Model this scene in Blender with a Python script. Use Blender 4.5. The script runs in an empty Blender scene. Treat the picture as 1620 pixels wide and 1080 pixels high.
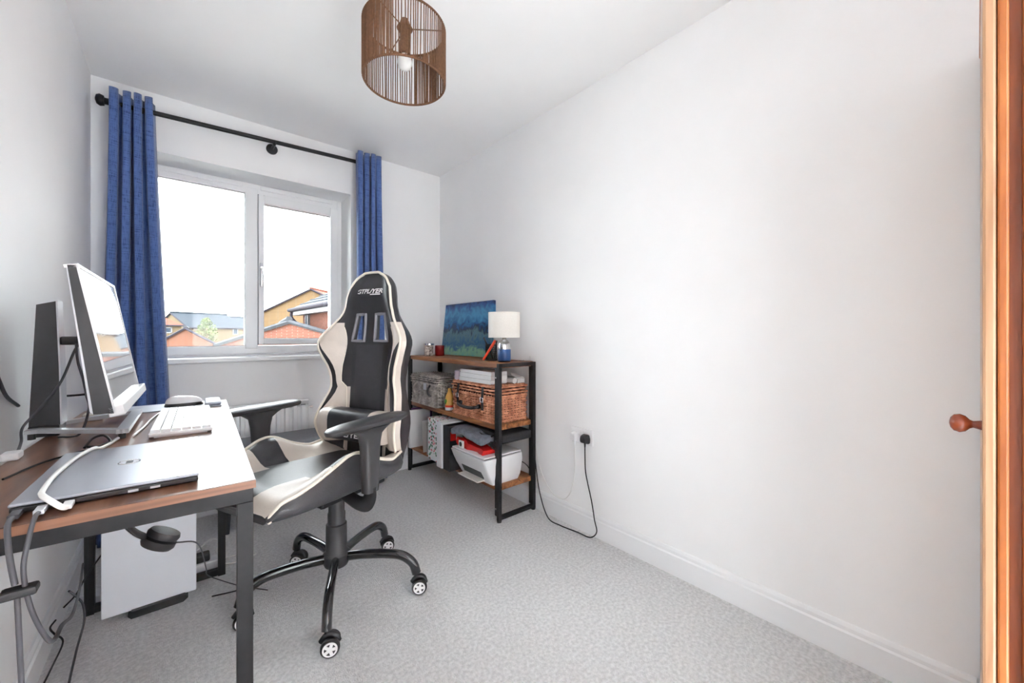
import bpy, bmesh, math, random
import numpy as np
from mathutils import Vector, Matrix
random.seed(7)
PI = math.pi
SC = bpy.context.scene
COL = SC.collection

# ------------------------------------------------------------------ camera, sky, lights, exposure
F_PX, CAM_H, YAW = 621.9, 1.066, math.radians(40.23)
cam_data = bpy.data.cameras.new('camera')
cam = bpy.data.objects.new('camera', cam_data)
COL.objects.link(cam)
cam.location = (0, 0, CAM_H)
cam.rotation_euler = (PI / 2, 0, -YAW)
cam_data.sensor_width = 36.0
cam_data.lens = 36.0 * F_PX / 1620.0
cam_data.shift_y = -11.1 / 1620.0
cam_data.clip_start = 0.02
cam_data.clip_end = 400
SC.camera = cam

world = bpy.data.worlds.new('overcast_sky')
SC.world = world
world.use_nodes = True
wn = world.node_tree.nodes
wl = world.node_tree.links
wn.clear()
w_out = wn.new('ShaderNodeOutputWorld')
w_bg = wn.new('ShaderNodeBackground')
w_bg.inputs[0].default_value = (0.93, 0.97, 1.0, 1)
w_bg.inputs[1].default_value = 13.5
wl.new(w_bg.outputs[0], w_out.inputs[0])

# unseen fill spots, added on an added landing behind the doorway
for _x in (0.95, 1.3):
    _d = bpy.data.lights.new('landing_fill_spot', 'SPOT')
    _d.energy = 2250
    _d.color = (0.97, 0.985, 1.0)
    _d.spot_size = math.radians(52)
    _d.spot_blend = 0.6
    _d.shadow_soft_size = 0.05
    _o = bpy.data.objects.new('landing_fill_spot', _d)
    COL.objects.link(_o)
    _o.location = (_x, -1.2, 2.37)

SC.view_settings.view_transform = 'Standard'
SC.view_settings.look = 'None'
SC.view_settings.exposure = 0.46
SC.view_settings.gamma = 1.0
SC.view_settings.use_curve_mapping = False
SC.cycles.use_denoising = True
SC.cycles.max_bounces = 14
SC.cycles.diffuse_bounces = 10
SC.cycles.transparent_max_bounces = 16
SC.cycles.caustics_reflective = False
SC.cycles.caustics_refractive = False
SC.cycles.sample_clamp_indirect = 8.0

# ------------------------------------------------------------------ materials
def lin(r, g, b):
    f = lambda c: (c / 255 / 12.92) if c / 255 <= 0.04045 else ((c / 255 + 0.055) / 1.055) ** 2.4
    return (f(r), f(g), f(b), 1)

def mat(name, color, rough=0.5, metal=0.0, var=0.06, scale=20.0, bump=0.0, bump_scale=150.0, coat=0.0, spec=0.5,
        color2=None, stretch=(1, 1, 1), sheen=0.0, detail=4.0, ramp=(0.35, 0.65)):
    """noise-varied principled material"""
    m = bpy.data.materials.new(name)
    m.use_nodes = True
    nt = m.node_tree
    n, l = nt.nodes, nt.links
    b = n['Principled BSDF']
    b.inputs['Roughness'].default_value = rough
    b.inputs['Metallic'].default_value = metal
    b.inputs['Specular IOR Level'].default_value = spec
    b.inputs['Coat Weight'].default_value = coat
    b.inputs['Sheen Weight'].default_value = sheen
    tc = n.new('ShaderNodeTexCoord')
    mp = n.new('ShaderNodeMapping')
    mp.inputs['Scale'].default_value = stretch
    l.new(tc.outputs['Object'], mp.inputs[0])
    nz = n.new('ShaderNodeTexNoise')
    nz.inputs['Scale'].default_value = scale
    nz.inputs['Detail'].default_value = detail
    l.new(mp.outputs[0], nz.inputs[0])
    rp = n.new('ShaderNodeValToRGB')
    c1 = tuple(max(0, c * (1 - var)) for c in color[:3]) + (1,)
    c2 = color2 if color2 else tuple(min(1, c * (1 + var)) for c in color[:3]) + (1,)
    rp.color_ramp.elements[0].color = c1
    rp.color_ramp.elements[1].color = c2
    rp.color_ramp.elements[0].position = ramp[0]
    rp.color_ramp.elements[1].position = ramp[1]
    l.new(nz.outputs[0], rp.inputs[0])
    l.new(rp.outputs[0], b.inputs['Base Color'])
    if bump:
        nb = n.new('ShaderNodeTexNoise')
        nb.inputs['Scale'].default_value = bump_scale
        nb.inputs['Detail'].default_value = 3
        l.new(mp.outputs[0], nb.inputs[0])
        bp = n.new('ShaderNodeBump')
        bp.inputs['Strength'].default_value = bump
        bp.inputs['Distance'].default_value = 0.01
        l.new(nb.outputs[0], bp.inputs['Height'])
        l.new(bp.outputs[0], b.inputs['Normal'])
    return m

def glass_mat(name, refl=0.06):
    m = bpy.data.materials.new(name)
    m.use_nodes = True
    n, l = m.node_tree.nodes, m.node_tree.links
    n.clear()
    out = n.new('ShaderNodeOutputMaterial')
    mix = n.new('ShaderNodeMixShader')
    tr = n.new('ShaderNodeBsdfTransparent')
    tr.inputs[0].default_value = (0.97, 0.985, 0.98, 1)
    gl = n.new('ShaderNodeBsdfGlossy')
    gl.inputs['Roughness'].default_value = 0.01
    fr = n.new('ShaderNodeFresnel')
    fr.inputs[0].default_value = 1.45
    l.new(fr.outputs[0], mix.inputs[0])
    l.new(tr.outputs[0], mix.inputs[1])
    l.new(gl.outputs[0], mix.inputs[2])
    l.new(mix.outputs[0], out.inputs[0])
    return m

def brick_mat(name, c1, c2, mortar, scale=1.0):
    m = bpy.data.materials.new(name)
    m.use_nodes = True
    n, l = m.node_tree.nodes, m.node_tree.links
    b = n['Principled BSDF']
    b.inputs['Roughness'].default_value = 0.9
    b.inputs['Specular IOR Level'].default_value = 0.1
    tc = n.new('ShaderNodeTexCoord')
    sep = n.new('ShaderNodeSeparateXYZ')
    l.new(tc.outputs['Object'], sep.inputs[0])
    add = n.new('ShaderNodeMath')
    add.operation = 'ADD'
    l.new(sep.outputs[0], add.inputs[0])
    l.new(sep.outputs[1], add.inputs[1])
    cmb = n.new('ShaderNodeCombineXYZ')
    l.new(add.outputs[0], cmb.inputs[0])
    l.new(sep.outputs[2], cmb.inputs[1])
    br = n.new('ShaderNodeTexBrick')
    br.inputs['Color1'].default_value = c1
    br.inputs['Color2'].default_value = c2
    br.inputs['Mortar'].default_value = mortar
    br.inputs['Scale'].default_value = scale * 1.7
    br.inputs['Mortar Size'].default_value = 0.008
    br.inputs['Brick Width'].default_value = 0.225
    br.inputs['Row Height'].default_value = 0.075
    l.new(cmb.outputs[0], br.inputs[0])
    l.new(br.outputs[0], b.inputs['Base Color'])
    return m

def wood_mat(name, c_dark, c_mid, c_light, along='Y', rough=0.35, scale=1.0, spec=0.5):
    m = bpy.data.materials.new(name)
    m.use_nodes = True
    n, l = m.node_tree.nodes, m.node_tree.links
    b = n['Principled BSDF']
    b.inputs['Roughness'].default_value = rough
    b.inputs['Specular IOR Level'].default_value = spec
    tc = n.new('ShaderNodeTexCoord')
    mp = n.new('ShaderNodeMapping')
    s = [18 * scale, 18 * scale, 18 * scale]
    s['XYZ'.index(along)] = 1.3 * scale
    mp.inputs['Scale'].default_value = s
    l.new(tc.outputs['Object'], mp.inputs[0])
    nz = n.new('ShaderNodeTexNoise')
    nz.inputs['Scale'].default_value = 1.6
    nz.inputs['Detail'].default_value = 8
    nz.inputs['Distortion'].default_value = 1.2
    l.new(mp.outputs[0], nz.inputs[0])
    rp = n.new('ShaderNodeValToRGB')
    e = rp.color_ramp.elements
    e[0].position, e[0].color = 0.3, c_dark
    e[1].position, e[1].color = 0.72, c_light
    k = e.new(0.5)
    k.color = c_mid
    l.new(nz.outputs[0], rp.inputs[0])
    l.new(rp.outputs[0], b.inputs['Base Color'])
    bp = n.new('ShaderNodeBump')
    bp.inputs['Strength'].default_value = 0.08
    l.new(nz.outputs[0], bp.inputs['Height'])
    l.new(bp.outputs[0], b.inputs['Normal'])
    return m

M = {}
M['wall'] = mat('wall_paint', (0.87, 0.873, 0.876, 1), 0.75, var=0.012, scale=3, bump=0.02, bump_scale=300, spec=0.25)
M['ceiling'] = mat('ceiling_paint', (0.88, 0.883, 0.885, 1), 0.85, var=0.01, scale=3, spec=0.2)
M['gloss_white'] = mat('white_gloss_trim', (0.82, 0.83, 0.84, 1), 0.3, var=0.01, scale=4)
M['upvc'] = mat('white_upvc', (0.87, 0.875, 0.88, 1), 0.3, var=0.01, scale=5)
M['upvc_line'] = mat('grey_gasket', (0.16, 0.16, 0.17, 1), 0.6)
M['carpet'] = mat('grey_carpet', (0.74, 0.74, 0.742, 1), 0.97, var=0.13, scale=85, bump=0.9, bump_scale=240, spec=0.05, sheen=0.2, detail=6)
M['glass'] = glass_mat('window_glass')
M['chrome'] = mat('brushed_chrome', (0.75, 0.75, 0.76, 1), 0.18, 1.0, var=0.03)
M['silver'] = mat('silver_plastic', (0.62, 0.63, 0.66, 1), 0.3, 0.3, var=0.02)
M['black_metal'] = mat('black_powder_coat', (0.012, 0.012, 0.014, 1), 0.45, var=0.15, scale=60, spec=0.3)
M['black_gloss'] = mat('black_gloss_paint', (0.012, 0.012, 0.014, 1), 0.12, var=0.1, scale=20, coat=0.5)
M['black_plastic'] = mat('black_plastic', (0.02, 0.02, 0.022, 1), 0.45, var=0.1, scale=40, bump=0.05, bump_scale=500)
M['grey_plastic'] = mat('charcoal_plastic', (0.036, 0.036, 0.039, 1), 0.42, var=0.08, scale=40)
M['dark_leather'] = mat('black_faux_leather', (0.024, 0.024, 0.028, 1), 0.36, var=0.12, scale=25, bump=0.12, bump_scale=260)
M['mid_leather'] = mat('charcoal_faux_leather', (0.04, 0.04, 0.045, 1), 0.38, var=0.1, scale=25, bump=0.12, bump_scale=260)
M['cream_leather'] = mat('cream_faux_leather', lin(206, 196, 186), 0.4, var=0.04, scale=18, bump=0.08, bump_scale=240)
M['piping'] = mat('cream_piping', lin(232, 224, 210), 0.5, var=0.03)
M['grey_trim'] = mat('grey_vent_plastic', lin(128, 128, 134), 0.4, var=0.03)
M['white_print'] = mat('white_print', (0.85, 0.85, 0.85, 1), 0.5, var=0.01)
M['white_plastic'] = mat('white_plastic', (0.80, 0.80, 0.81, 1), 0.35, var=0.015)
M['offwhite'] = mat('off_white_plastic', lin(222, 218, 210), 0.4, var=0.02)
M['curtain'] = None
M['desk_wood'] = wood_mat('desk_walnut', lin(84, 56, 44), lin(112, 78, 60), lin(138, 100, 78), 'Y', 0.28)
M['desk_edge'] = wood_mat('desk_edge_walnut', lin(90, 60, 44), lin(122, 82, 60), lin(142, 100, 76), 'X', 0.4)
M['shelf_wood'] = wood_mat('rustic_shelf_wood', lin(78, 44, 22), lin(142, 88, 50), lin(186, 128, 80), 'Y', 0.5)
M['pine'] = wood_mat('orange_pine', lin(142, 74, 30), lin(166, 96, 46), lin(182, 114, 60), 'Z', 0.3)
M['pine_sheen'] = wood_mat('pine_with_painted_sheen', lin(158, 116, 84), lin(176, 136, 102), lin(186, 148, 116), 'Z', 0.3)  # paler colour paints in the sheen along the rounded door edge
M['pine_shade'] = wood_mat('pine_with_painted_shade', lin(104, 46, 14), lin(122, 58, 20), lin(138, 72, 30), 'Z', 0.35)  # darker colour paints in the shade of the recessed groove
M['knob_wood'] = wood_mat('reddish_knob_wood', lin(98, 38, 20), lin(122, 52, 28), lin(140, 66, 38), 'Y', 0.25)
M['twine'] = mat('brown_paper_twine', lin(108, 74, 50), 0.85, var=0.2, scale=120)
M['bulb'] = mat('frosted_bulb_glass', (0.78, 0.78, 0.76, 1), 0.25, var=0.01)
M['wicker'] = mat('terracotta_wicker', lin(186, 116, 84), 0.6, var=0.2, scale=22, color2=lin(222, 160, 126))
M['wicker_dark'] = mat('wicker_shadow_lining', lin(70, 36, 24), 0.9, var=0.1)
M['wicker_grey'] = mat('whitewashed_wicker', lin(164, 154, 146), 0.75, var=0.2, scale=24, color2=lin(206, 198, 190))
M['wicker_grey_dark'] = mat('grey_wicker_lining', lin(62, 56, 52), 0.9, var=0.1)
M['strap'] = mat('dark_leather_strap', lin(46, 42, 46), 0.45, var=0.1, scale=60)
M['lamp_shade'] = mat('white_linen_shade', lin(225, 221, 214), 0.9, var=0.03, scale=200, bump=0.1, bump_scale=400)
M['blue_glaze'] = mat('blue_ceramic', lin(38, 78, 132), 0.35, var=0.06, scale=15)
M['red_glass'] = mat('red_candle_glass', lin(120, 14, 18), 0.2, var=0.15, scale=30, coat=0.4)
M['candle_label'] = mat('marbled_candle_label', lin(120, 92, 80), 0.4, var=0.4, scale=60, color2=lin(220, 206, 196))
M['paper'] = mat('white_paper', (0.78, 0.78, 0.78, 1), 0.8, var=0.02)
M['paper_grey'] = mat('grey_paper', lin(196, 192, 188), 0.85, var=0.05, scale=8)
M['red_plastic'] = mat('glossy_red_film', lin(208, 36, 34), 0.25, var=0.12, scale=25, bump=0.25, bump_scale=30)
M['orange_red'] = mat('orange_red_plastic', lin(224, 72, 38), 0.35, var=0.05)
M['black_cloth'] = mat('black_nylon', lin(44, 44, 48), 0.8, var=0.15, scale=70, bump=0.3, bump_scale=300)
M['grey_cloth'] = mat('grey_folded_cloth', lin(110, 114, 124), 0.95, var=0.2, scale=30, bump=0.4, bump_scale=120)
M['stool'] = mat('grey_upholstery', lin(128, 130, 134), 0.9, var=0.06, scale=90, bump=0.2, bump_scale=400)
M['pc'] = mat('pale_grey_blue_case', lin(232, 236, 243), 0.4, var=0.012, scale=4)
M['laptop'] = mat('anodised_laptop_lid', lin(172, 175, 184), 0.36, 0.6, var=0.02, scale=5)
M['mousemat'] = mat('pale_grey_gel_mat', lin(170, 174, 186), 0.45, var=0.03)
M['cable_white'] = mat('white_cable', lin(225, 225, 222), 0.45, var=0.02)
M['cable_grey'] = mat('grey_cable', lin(72, 72, 77), 0.5, var=0.05)
M['cable_black'] = mat('black_cable', (0.012, 0.012, 0.014, 1), 0.45, var=0.05)
M['screen'] = mat('dark_glossy_screen', (0.01, 0.01, 0.012, 1), 0.06, var=0.02, spec=1.0, coat=1.0)
M['purple'] = mat('purple_card', lin(104, 58, 120), 0.6, var=0.1)
M['lilac'] = mat('lilac_grey_card', lin(176, 166, 178), 0.6, var=0.05)
M['teal'] = mat('pale_teal_card', lin(168, 200, 200), 0.6, var=0.03)
M['green_print'] = mat('green_print', lin(96, 158, 64), 0.5, var=0.1)
M['yellow_liquid'] = mat('amber_bottle', lin(214, 164, 84), 0.3, var=0.08)
M['floral'] = None

def voronoi_floral():
    m = bpy.data.materials.new('floral_print_card')
    m.use_nodes = True
    n, l = m.node_tree.nodes, m.node_tree.links
    b = n['Principled BSDF']
    b.inputs['Roughness'].default_value = 0.5
    tc = n.new('ShaderNodeTexCoord')
    v = n.new('ShaderNodeTexVoronoi')
    v.inputs['Scale'].default_value = 52
    l.new(tc.outputs['Object'], v.inputs[0])
    r1 = n.new('ShaderNodeValToRGB')
    r1.color_ramp.interpolation = 'CONSTANT'
    e = r1.color_ramp.elements
    e[0].position, e[0].color = 0.0, lin(196, 48, 66)
    e[1].position, e[1].color = 0.30, lin(48, 108, 70)
    for p, c in ((0.5, lin(232, 140, 150)), (0.62, lin(90, 150, 110)), (0.75, lin(240, 240, 238))):
        k = e.new(p)
        k.color = c
    l.new(v.outputs['Color'], r1.inputs[0])
    r2 = n.new('ShaderNodeValToRGB')
    r2.color_ramp.elements[0].position = 0.42
    r2.color_ramp.elements[1].position = 0.48
    l.new(v.outputs['Distance'], r2.inputs[0])
    mx = n.new('ShaderNodeMix')
    mx.data_type = 'RGBA'
    l.new(r2.outputs[0], mx.inputs[0])
    l.new(r1.outputs[0], mx.inputs[6])
    mx.inputs[7].default_value = lin(240, 240, 238)
    l.new(mx.outputs[2], b.inputs['Base Color'])
    return m
M['floral'] = voronoi_floral()

def curtain_mat():
    m = bpy.data.materials.new('navy_woven_curtain')
    m.use_nodes = True
    n, l = m.node_tree.nodes, m.node_tree.links
    b = n['Principled BSDF']
    b.inputs['Roughness'].default_value = 0.9
    b.inputs['Sheen Weight'].default_value = 0.3
    b.inputs['Specular IOR Level'].default_value = 0.15
    tc = n.new('ShaderNodeTexCoord')
    cols = []
    for st in ((500, 500, 25), (20, 20, 420)):
        mp = n.new('ShaderNodeMapping')
        mp.inputs['Scale'].default_value = st
        l.new(tc.outputs['Object'], mp.inputs[0])
        nz = n.new('ShaderNodeTexNoise')
        nz.inputs['Scale'].default_value = 1.0
        l.new(mp.outputs[0], nz.inputs[0])
        cols.append(nz)
    ad = n.new('ShaderNodeMath')
    ad.operation = 'ADD'
    l.new(cols[0].outputs[0], ad.inputs[0])
    l.new(cols[1].outputs[0], ad.inputs[1])
    rp = n.new('ShaderNodeValToRGB')
    rp.color_ramp.elements[0].position = 0.75
    rp.color_ramp.elements[1].position = 1.25
    rp.color_ramp.elements[0].color = lin(44, 62, 106)
    rp.color_ramp.elements[1].color = lin(80, 104, 156)
    mm = n.new('ShaderNodeMath')
    mm.operation = 'MULTIPLY'
    mm.inputs[1].default_value = 1.0
    l.new(ad.outputs[0], mm.inputs[0])
    l.new(mm.outputs[0], rp.inputs[0])
    l.new(rp.outputs[0], b.inputs['Base Color'])
    return m
M['curtain'] = curtain_mat()

def abstract_canvas():
    m = bpy.data.materials.new('abstract_blue_canvas_paint')
    m.use_nodes = True
    n, l = m.node_tree.nodes, m.node_tree.links
    b = n['Principled BSDF']
    b.inputs['Roughness'].default_value = 0.5
    tc = n.new('ShaderNodeTexCoord')
    sep = n.new('ShaderNodeSeparateXYZ')
    l.new(tc.outputs['Object'], sep.inputs[0])
    nz = n.new('ShaderNodeTexNoise')
    nz.inputs['Scale'].default_value = 14
    nz.inputs['Detail'].default_value = 6
    nz.inputs['Distortion'].default_value = 1.5
    l.new(tc.outputs['Object'], nz.inputs[0])
    sc = n.new('ShaderNodeMath')
    sc.operation = 'MULTIPLY_ADD'
    sc.inputs[1].default_value = 0.22
    l.new(nz.outputs[0], sc.inputs[0])
    l.new(sep.outputs[2], sc.inputs[2])
    mul = n.new('ShaderNodeMath')
    mul.operation = 'MULTIPLY'
    mul.inputs[1].default_value = 1.85
    l.new(sc.outputs[0], mul.inputs[0])
    rp = n.new('ShaderNodeValToRGB')
    e = rp.color_ramp.elements
    e[0].position, e[0].color = 0.12, lin(84, 160, 176)
    e[1].position, e[1].color = 1.0, lin(30, 44, 84)
    for p, c in ((0.26, lin(132, 184, 148)), (0.36, lin(40, 92, 140)), (0.5, lin(84, 124, 134)), (0.58, lin(22, 40, 70)),
                 (0.64, lin(24, 84, 140)), (0.78, lin(70, 148, 190)), (0.9, lin(48, 88, 148))):
        k = e.new(p)
        k.color = c
    l.new(mul.outputs[0], rp.inputs[0])
    l.new(rp.outputs[0], b.inputs['Base Color'])
    bp = n.new('ShaderNodeBump')
    bp.inputs['Strength'].default_value = 0.3
    l.new(nz.outputs[0], bp.inputs['Height'])
    l.new(bp.outputs[0], b.inputs['Normal'])
    return m
M['canvas'] = abstract_canvas()

# ------------------------------------------------------------------ mesh helpers
def new():
    return bmesh.new()

def box(bm, x0, x1, y0, y1, z0, z1, bevel=0.0, seg=2, mtx=None):
    mt = Matrix.Translation(((x0 + x1) / 2, (y0 + y1) / 2, (z0 + z1) / 2)) @ Matrix.Diagonal((x1 - x0, y1 - y0, z1 - z0, 1))
    if mtx is not None:
        mt = mtx @ mt
    r = bmesh.ops.create_cube(bm, size=1.0, matrix=mt)
    if bevel:
        vs = set(r['verts'])
        es = [e for e in bm.edges if e.verts[0] in vs and e.verts[1] in vs]
        bmesh.ops.bevel(bm, geom=es, offset=bevel, segments=seg, profile=0.5, affect='EDGES')

def frame_of(t):
    t = t.normalized()
    up = Vector((0, 0, 1)) if abs(t.z) < 0.95 else Vector((1, 0, 0))
    a = t.cross(up).normalized()
    return a, t.cross(a).normalized()

def tube(bm, pts, r, seg=8, closed=False, caps=True, sy=1.0):
    """sweep a circle (radius r or list) along pts"""
    pts = [Vector(p) for p in pts]
    n = len(pts)
    rings = []
    prev = None
    for i, p in enumerate(pts):
        if closed:
            t = pts[(i + 1) % n] - pts[i - 1]
        else:
            t = pts[min(i + 1, n - 1)] - pts[max(i - 1, 0)]
        if t.length < 1e-9:
            t = Vector((0, 0, 1))
        t.normalize()
        if prev is None:
            a, b = frame_of(t)
        else:
            a = (prev - t * prev.dot(t))
            if a.length < 1e-6:
                a, b = frame_of(t)
            a.normalize()
            b = t.cross(a).normalized()
        prev = a
        rr = r[i] if isinstance(r, (list, tuple)) else r
        rings.append([bm.verts.new(p + a * (rr * math.cos(2 * PI * k / seg)) + b * (rr * sy * math.sin(2 * PI * k / seg))) for k in range(seg)])
    m = n if closed else n - 1
    for i in range(m):
        A, B = rings[i], rings[(i + 1) % n]
        for k in range(seg):
            bm.faces.new((A[k], A[(k + 1) % seg], B[(k + 1) % seg], B[k]))
    if caps and not closed:
        bm.faces.new(rings[0][::-1])
        bm.faces.new(rings[-1])

def spline(pts, n=8):
    """Catmull-Rom through pts"""
    P = [Vector(p) for p in pts]
    P = [P[0] * 2 - P[1]] + P + [P[-1] * 2 - P[-2]]
    out = []
    for i in range(1, len(P) - 2):
        for k in range(n):
            t = k / n
            a, b, c, d = P[i - 1], P[i], P[i + 1], P[i + 2]
            out.append(0.5 * ((2 * b) + (c - a) * t + (2 * a - 5 * b + 4 * c - d) * t * t + (3 * b - a - 3 * c + d) * t ** 3))
    out.append(P[-2])
    return out

def lathe(bm, prof, seg=24, mtx=None, cap=True):
    """revolve (r, z) profile about z"""
    rings = []
    for r, z in prof:
        ring = []
        for k in range(seg):
            a = 2 * PI * k / seg
            v = Vector((r * math.cos(a), r * math.sin(a), z))
            ring.append(bm.verts.new(mtx @ v if mtx is not None else v))
        rings.append(ring)
    for A, B in zip(rings[:-1], rings[1:]):
        for k in range(seg):
            bm.faces.new((A[k], A[(k + 1) % seg], B[(k + 1) % seg], B[k]))
    if cap:
        bm.faces.new(rings[0][::-1])
        bm.faces.new(rings[-1])

def prism(bm, poly, axis, a0, a1, mtx=None):
    """extrude a 2D polygon; axis 'X' poly=(y,z), 'Y' poly=(x,z), 'Z' poly=(x,y)"""
    def P(u, v, a):
        q = {'X': (a, u, v), 'Y': (u, a, v), 'Z': (u, v, a)}[axis]
        q = Vector(q)
        return mtx @ q if mtx is not None else q
    A = [bm.verts.new(P(u, v, a0)) for u, v in poly]
    B = [bm.verts.new(P(u, v, a1)) for u, v in poly]
    n = len(poly)
    for k in range(n):
        bm.faces.new((A[k], A[(k + 1) % n], B[(k + 1) % n], B[k]))
    bm.faces.new(A[::-1])
    bm.faces.new(B)

def obj(name, bm, material, parent=None, smooth=None, label=None, kind=None):
    bmesh.ops.recalc_face_normals(bm, faces=bm.faces[:])
    me = bpy.data.meshes.new(name)
    bm.to_mesh(me)
    bm.free()
    if material:
        me.materials.append(material)
    if smooth:
        me.polygons.foreach_set('use_smooth', [True] * len(me.polygons))
        me.set_sharp_from_angle(angle=math.radians(smooth))
    o = bpy.data.objects.new(name, me)
    COL.objects.link(o)
    if parent:
        o.parent = parent
    if label:
        o['label'] = label
    if kind:
        o['kind'] = kind
    return o

def thing(name, label, cat, loc=(0, 0, 0), rz=0.0, group=None):
    o = bpy.data.objects.new(name, None)
    COL.objects.link(o)
    o.location = loc
    o.rotation_euler = (0, 0, rz)
    o.empty_display_size = 0.05
    o['label'] = label
    o['category'] = cat
    if group:
        o['group'] = group
    return o

def tag(o, label, cat, group=None):
    o['label'] = label
    o['category'] = cat
    if group:
        o['group'] = group
    return o

def struct(name, bm, m, parent=None, smooth=None):
    o = obj(name, bm, m, parent, smooth)
    if not parent:
        o['kind'] = 'structure'
    return o

def text_obj(name, body, size, parent, mtx, material, shear=0.0, bold=0.0, extrude=0.0006, sx=1.0, label=None):
    cu = bpy.data.curves.new(name, 'FONT')
    cu.body = body
    cu.size = size
    cu.shear = shear
    cu.offset = bold
    cu.extrude = extrude
    cu.align_x = 'CENTER'
    cu.align_y = 'CENTER'
    tmp = bpy.data.objects.new(name + '_source', cu)
    COL.objects.link(tmp)
    dg = bpy.context.evaluated_depsgraph_get()
    me = bpy.data.meshes.new_from_object(tmp.evaluated_get(dg))
    bpy.data.objects.remove(tmp)
    bpy.data.curves.remove(cu)
    me.transform(mtx @ Matrix.Diagonal((sx, 1, 1, 1)))
    me.name = name
    me.materials.clear()
    me.materials.append(material)
    o = bpy.data.objects.new(name, me)
    COL.objects.link(o)
    o.parent = parent
    return o

def axes(o, x, y, z=None):
    x = Vector(x).normalized()
    y = Vector(y).normalized()
    z = x.cross(y).normalized()
    m = Matrix((x, y, z)).transposed().to_4x4()
    m.translation = Vector(o)
    return m

FW = Vector((math.sin(YAW), math.cos(YAW), 0))
RT = Vector((math.cos(YAW), -math.sin(YAW), 0))
def at(px, py, d):
    """survey point: where a sight line of the photograph meets depth d (used for the far houses)"""
    return FW * d + RT * ((px - 810) / F_PX * d) + Vector((0, 0, CAM_H + (528.9 - py) / F_PX * d))

# ------------------------------------------------------------------ room shell
XL, XR, YB, YF, H = -0.348, 1.685, 2.939, -0.62, 2.4
WX0, WX1, WZ0, WZ1 = -0.21, 0.95, 0.926, 2.082      # window opening
YG = 3.15                                            # inner face of the window frame
b = new(); box(b, XL - 0.1, XR + 0.1, YF - 1.6, YB + 0.36, -0.12, 0.0)
struct('floor', b, M['carpet'])
b = new(); box(b, XL - 0.1, XR + 0.1, YF - 1.6, YB + 0.36, H, H + 0.1)
struct('ceiling', b, M['ceiling'])
b = new(); box(b, XL - 0.12, XL, YF - 0.1, YB + 0.3, 0, H)
struct('wall_left', b, M['wall'])
b = new(); box(b, XR, XR + 0.12, YF - 0.1, YB + 0.3, 0, H)
struct('wall_right', b, M['wall'])
b = new()
box(b, XL, WX0, YB, YB + 0.3, 0, H)
box(b, WX1, XR, YB, YB + 0.3, 0, H)
box(b, WX0, WX1, YB, YB + 0.3, 0, WZ0 - 0.02)
box(b, WX0, WX1, YB, YB + 0.3, WZ1, H)
struct('wall_window', b, M['wall'])
DX0, DX1, DZ = 0.14, 0.97, 2.03  # unseen doorway, placed to steer the added fill light
b = new()
box(b, XL, DX0, YF - 0.1, YF, 0, H)
box(b, DX1, XR, YF - 0.1, YF, 0, H)
box(b, DX0, DX1, YF - 0.1, YF, DZ, H)
struct('wall_door', b, M['wall'])
b = new()
box(b, XL - 0.1, XL - 0.02, YF - 1.6, YF - 0.1, 0, H)
box(b, XR, XR + 0.1, YF - 1.6, YF - 0.1, 0, H)
box(b, XL - 0.1, XR + 0.1, YF - 1.7, YF - 1.6, 0, H)
struct('wall_added_landing', b, M['wall'])  # unseen landing, added to bounce the fill light through the doorway
b = new()
box(b, DX0 - 0.06, DX0, YF, YF + 0.015, 0, DZ + 0.06, 0.003)
box(b, DX1, DX1 + 0.06, YF, YF + 0.015, 0, DZ + 0.06, 0.003)
box(b, DX0, DX1, YF, YF + 0.015, DZ, DZ + 0.06, 0.003)
struct('door_1', b, M['gloss_white'])

SKP = [(0, 0), (0.016, 0), (0.016, 0.086), (0.011, 0.092), (0.011, 0.104), (0.006, 0.114), (0, 0.116)]
b = new(); prism(b, [(XR - u, v) for u, v in SKP], 'Y', 0.0, YB)
struct('baseboard_right', b, M['gloss_white'])
b = new(); prism(b, [(XL + u, v) for u, v in SKP], 'Y', YF, YB)
struct('baseboard_left', b, M['gloss_white'])
b = new(); prism(b, [(YB - u, v) for u, v in SKP], 'X', XL + 0.016, XR - 0.016)
struct('baseboard_window', b, M['gloss_white'])

# window
win = bpy.data.objects.new('window_1', None)
COL.objects.link(win)
win['kind'] = 'structure'
FY0, FY1 = YG, YG + 0.07
MX = 0.371
b = new()
box(b, WX0, WX0 + 0.062, FY0, FY1, 0.937, WZ1, 0.004)
box(b, WX1 - 0.031, WX1, FY0, FY1, 0.937, WZ1, 0.004)
box(b, WX0 + 0.062, WX1 - 0.031, FY0, FY1, WZ1 - 0.066, WZ1, 0.004)
box(b, WX0 + 0.062, WX1 - 0.031, FY0, FY1, 0.937, 0.99, 0.004)
box(b, MX - 0.036, MX + 0.036, FY0 - 0.002, FY1, 0.97, WZ1 - 0.03, 0.004)
struct('window_frame', b, M['upvc'], win)
b = new()                                            # trickle vent strips above each pane
box(b, WX0 + 0.08, MX - 0.05, FY0 - 0.012, FY0 + 0.002, WZ1 - 0.036, WZ1 - 0.008, 0.003)
struct('trickle_vent', b, M['upvc'], win)
b = new()
box(b, MX + 0.05, WX1 - 0.07, FY0 - 0.012, FY0 + 0.002, WZ1 - 0.036, WZ1 - 0.008, 0.003)
struct('trickle_vent', b, M['upvc'], win)
SX0, SX1, SZ0, SZ1 = 0.408, 0.918, 0.999, 2.014
GX0, GX1, GZ0, GZ1 = 0.440, 0.866, 1.037, 1.957
b = new()
box(b, SX0, GX0, FY0 - 0.018, FY0 + 0.05, SZ0, SZ1, 0.004)
box(b, GX1, SX1, FY0 - 0.018, FY0 + 0.05, SZ0, SZ1, 0.004)
box(b, GX0, GX1, FY0 - 0.018, FY0 + 0.05, SZ0, GZ0, 0.004)
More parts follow.
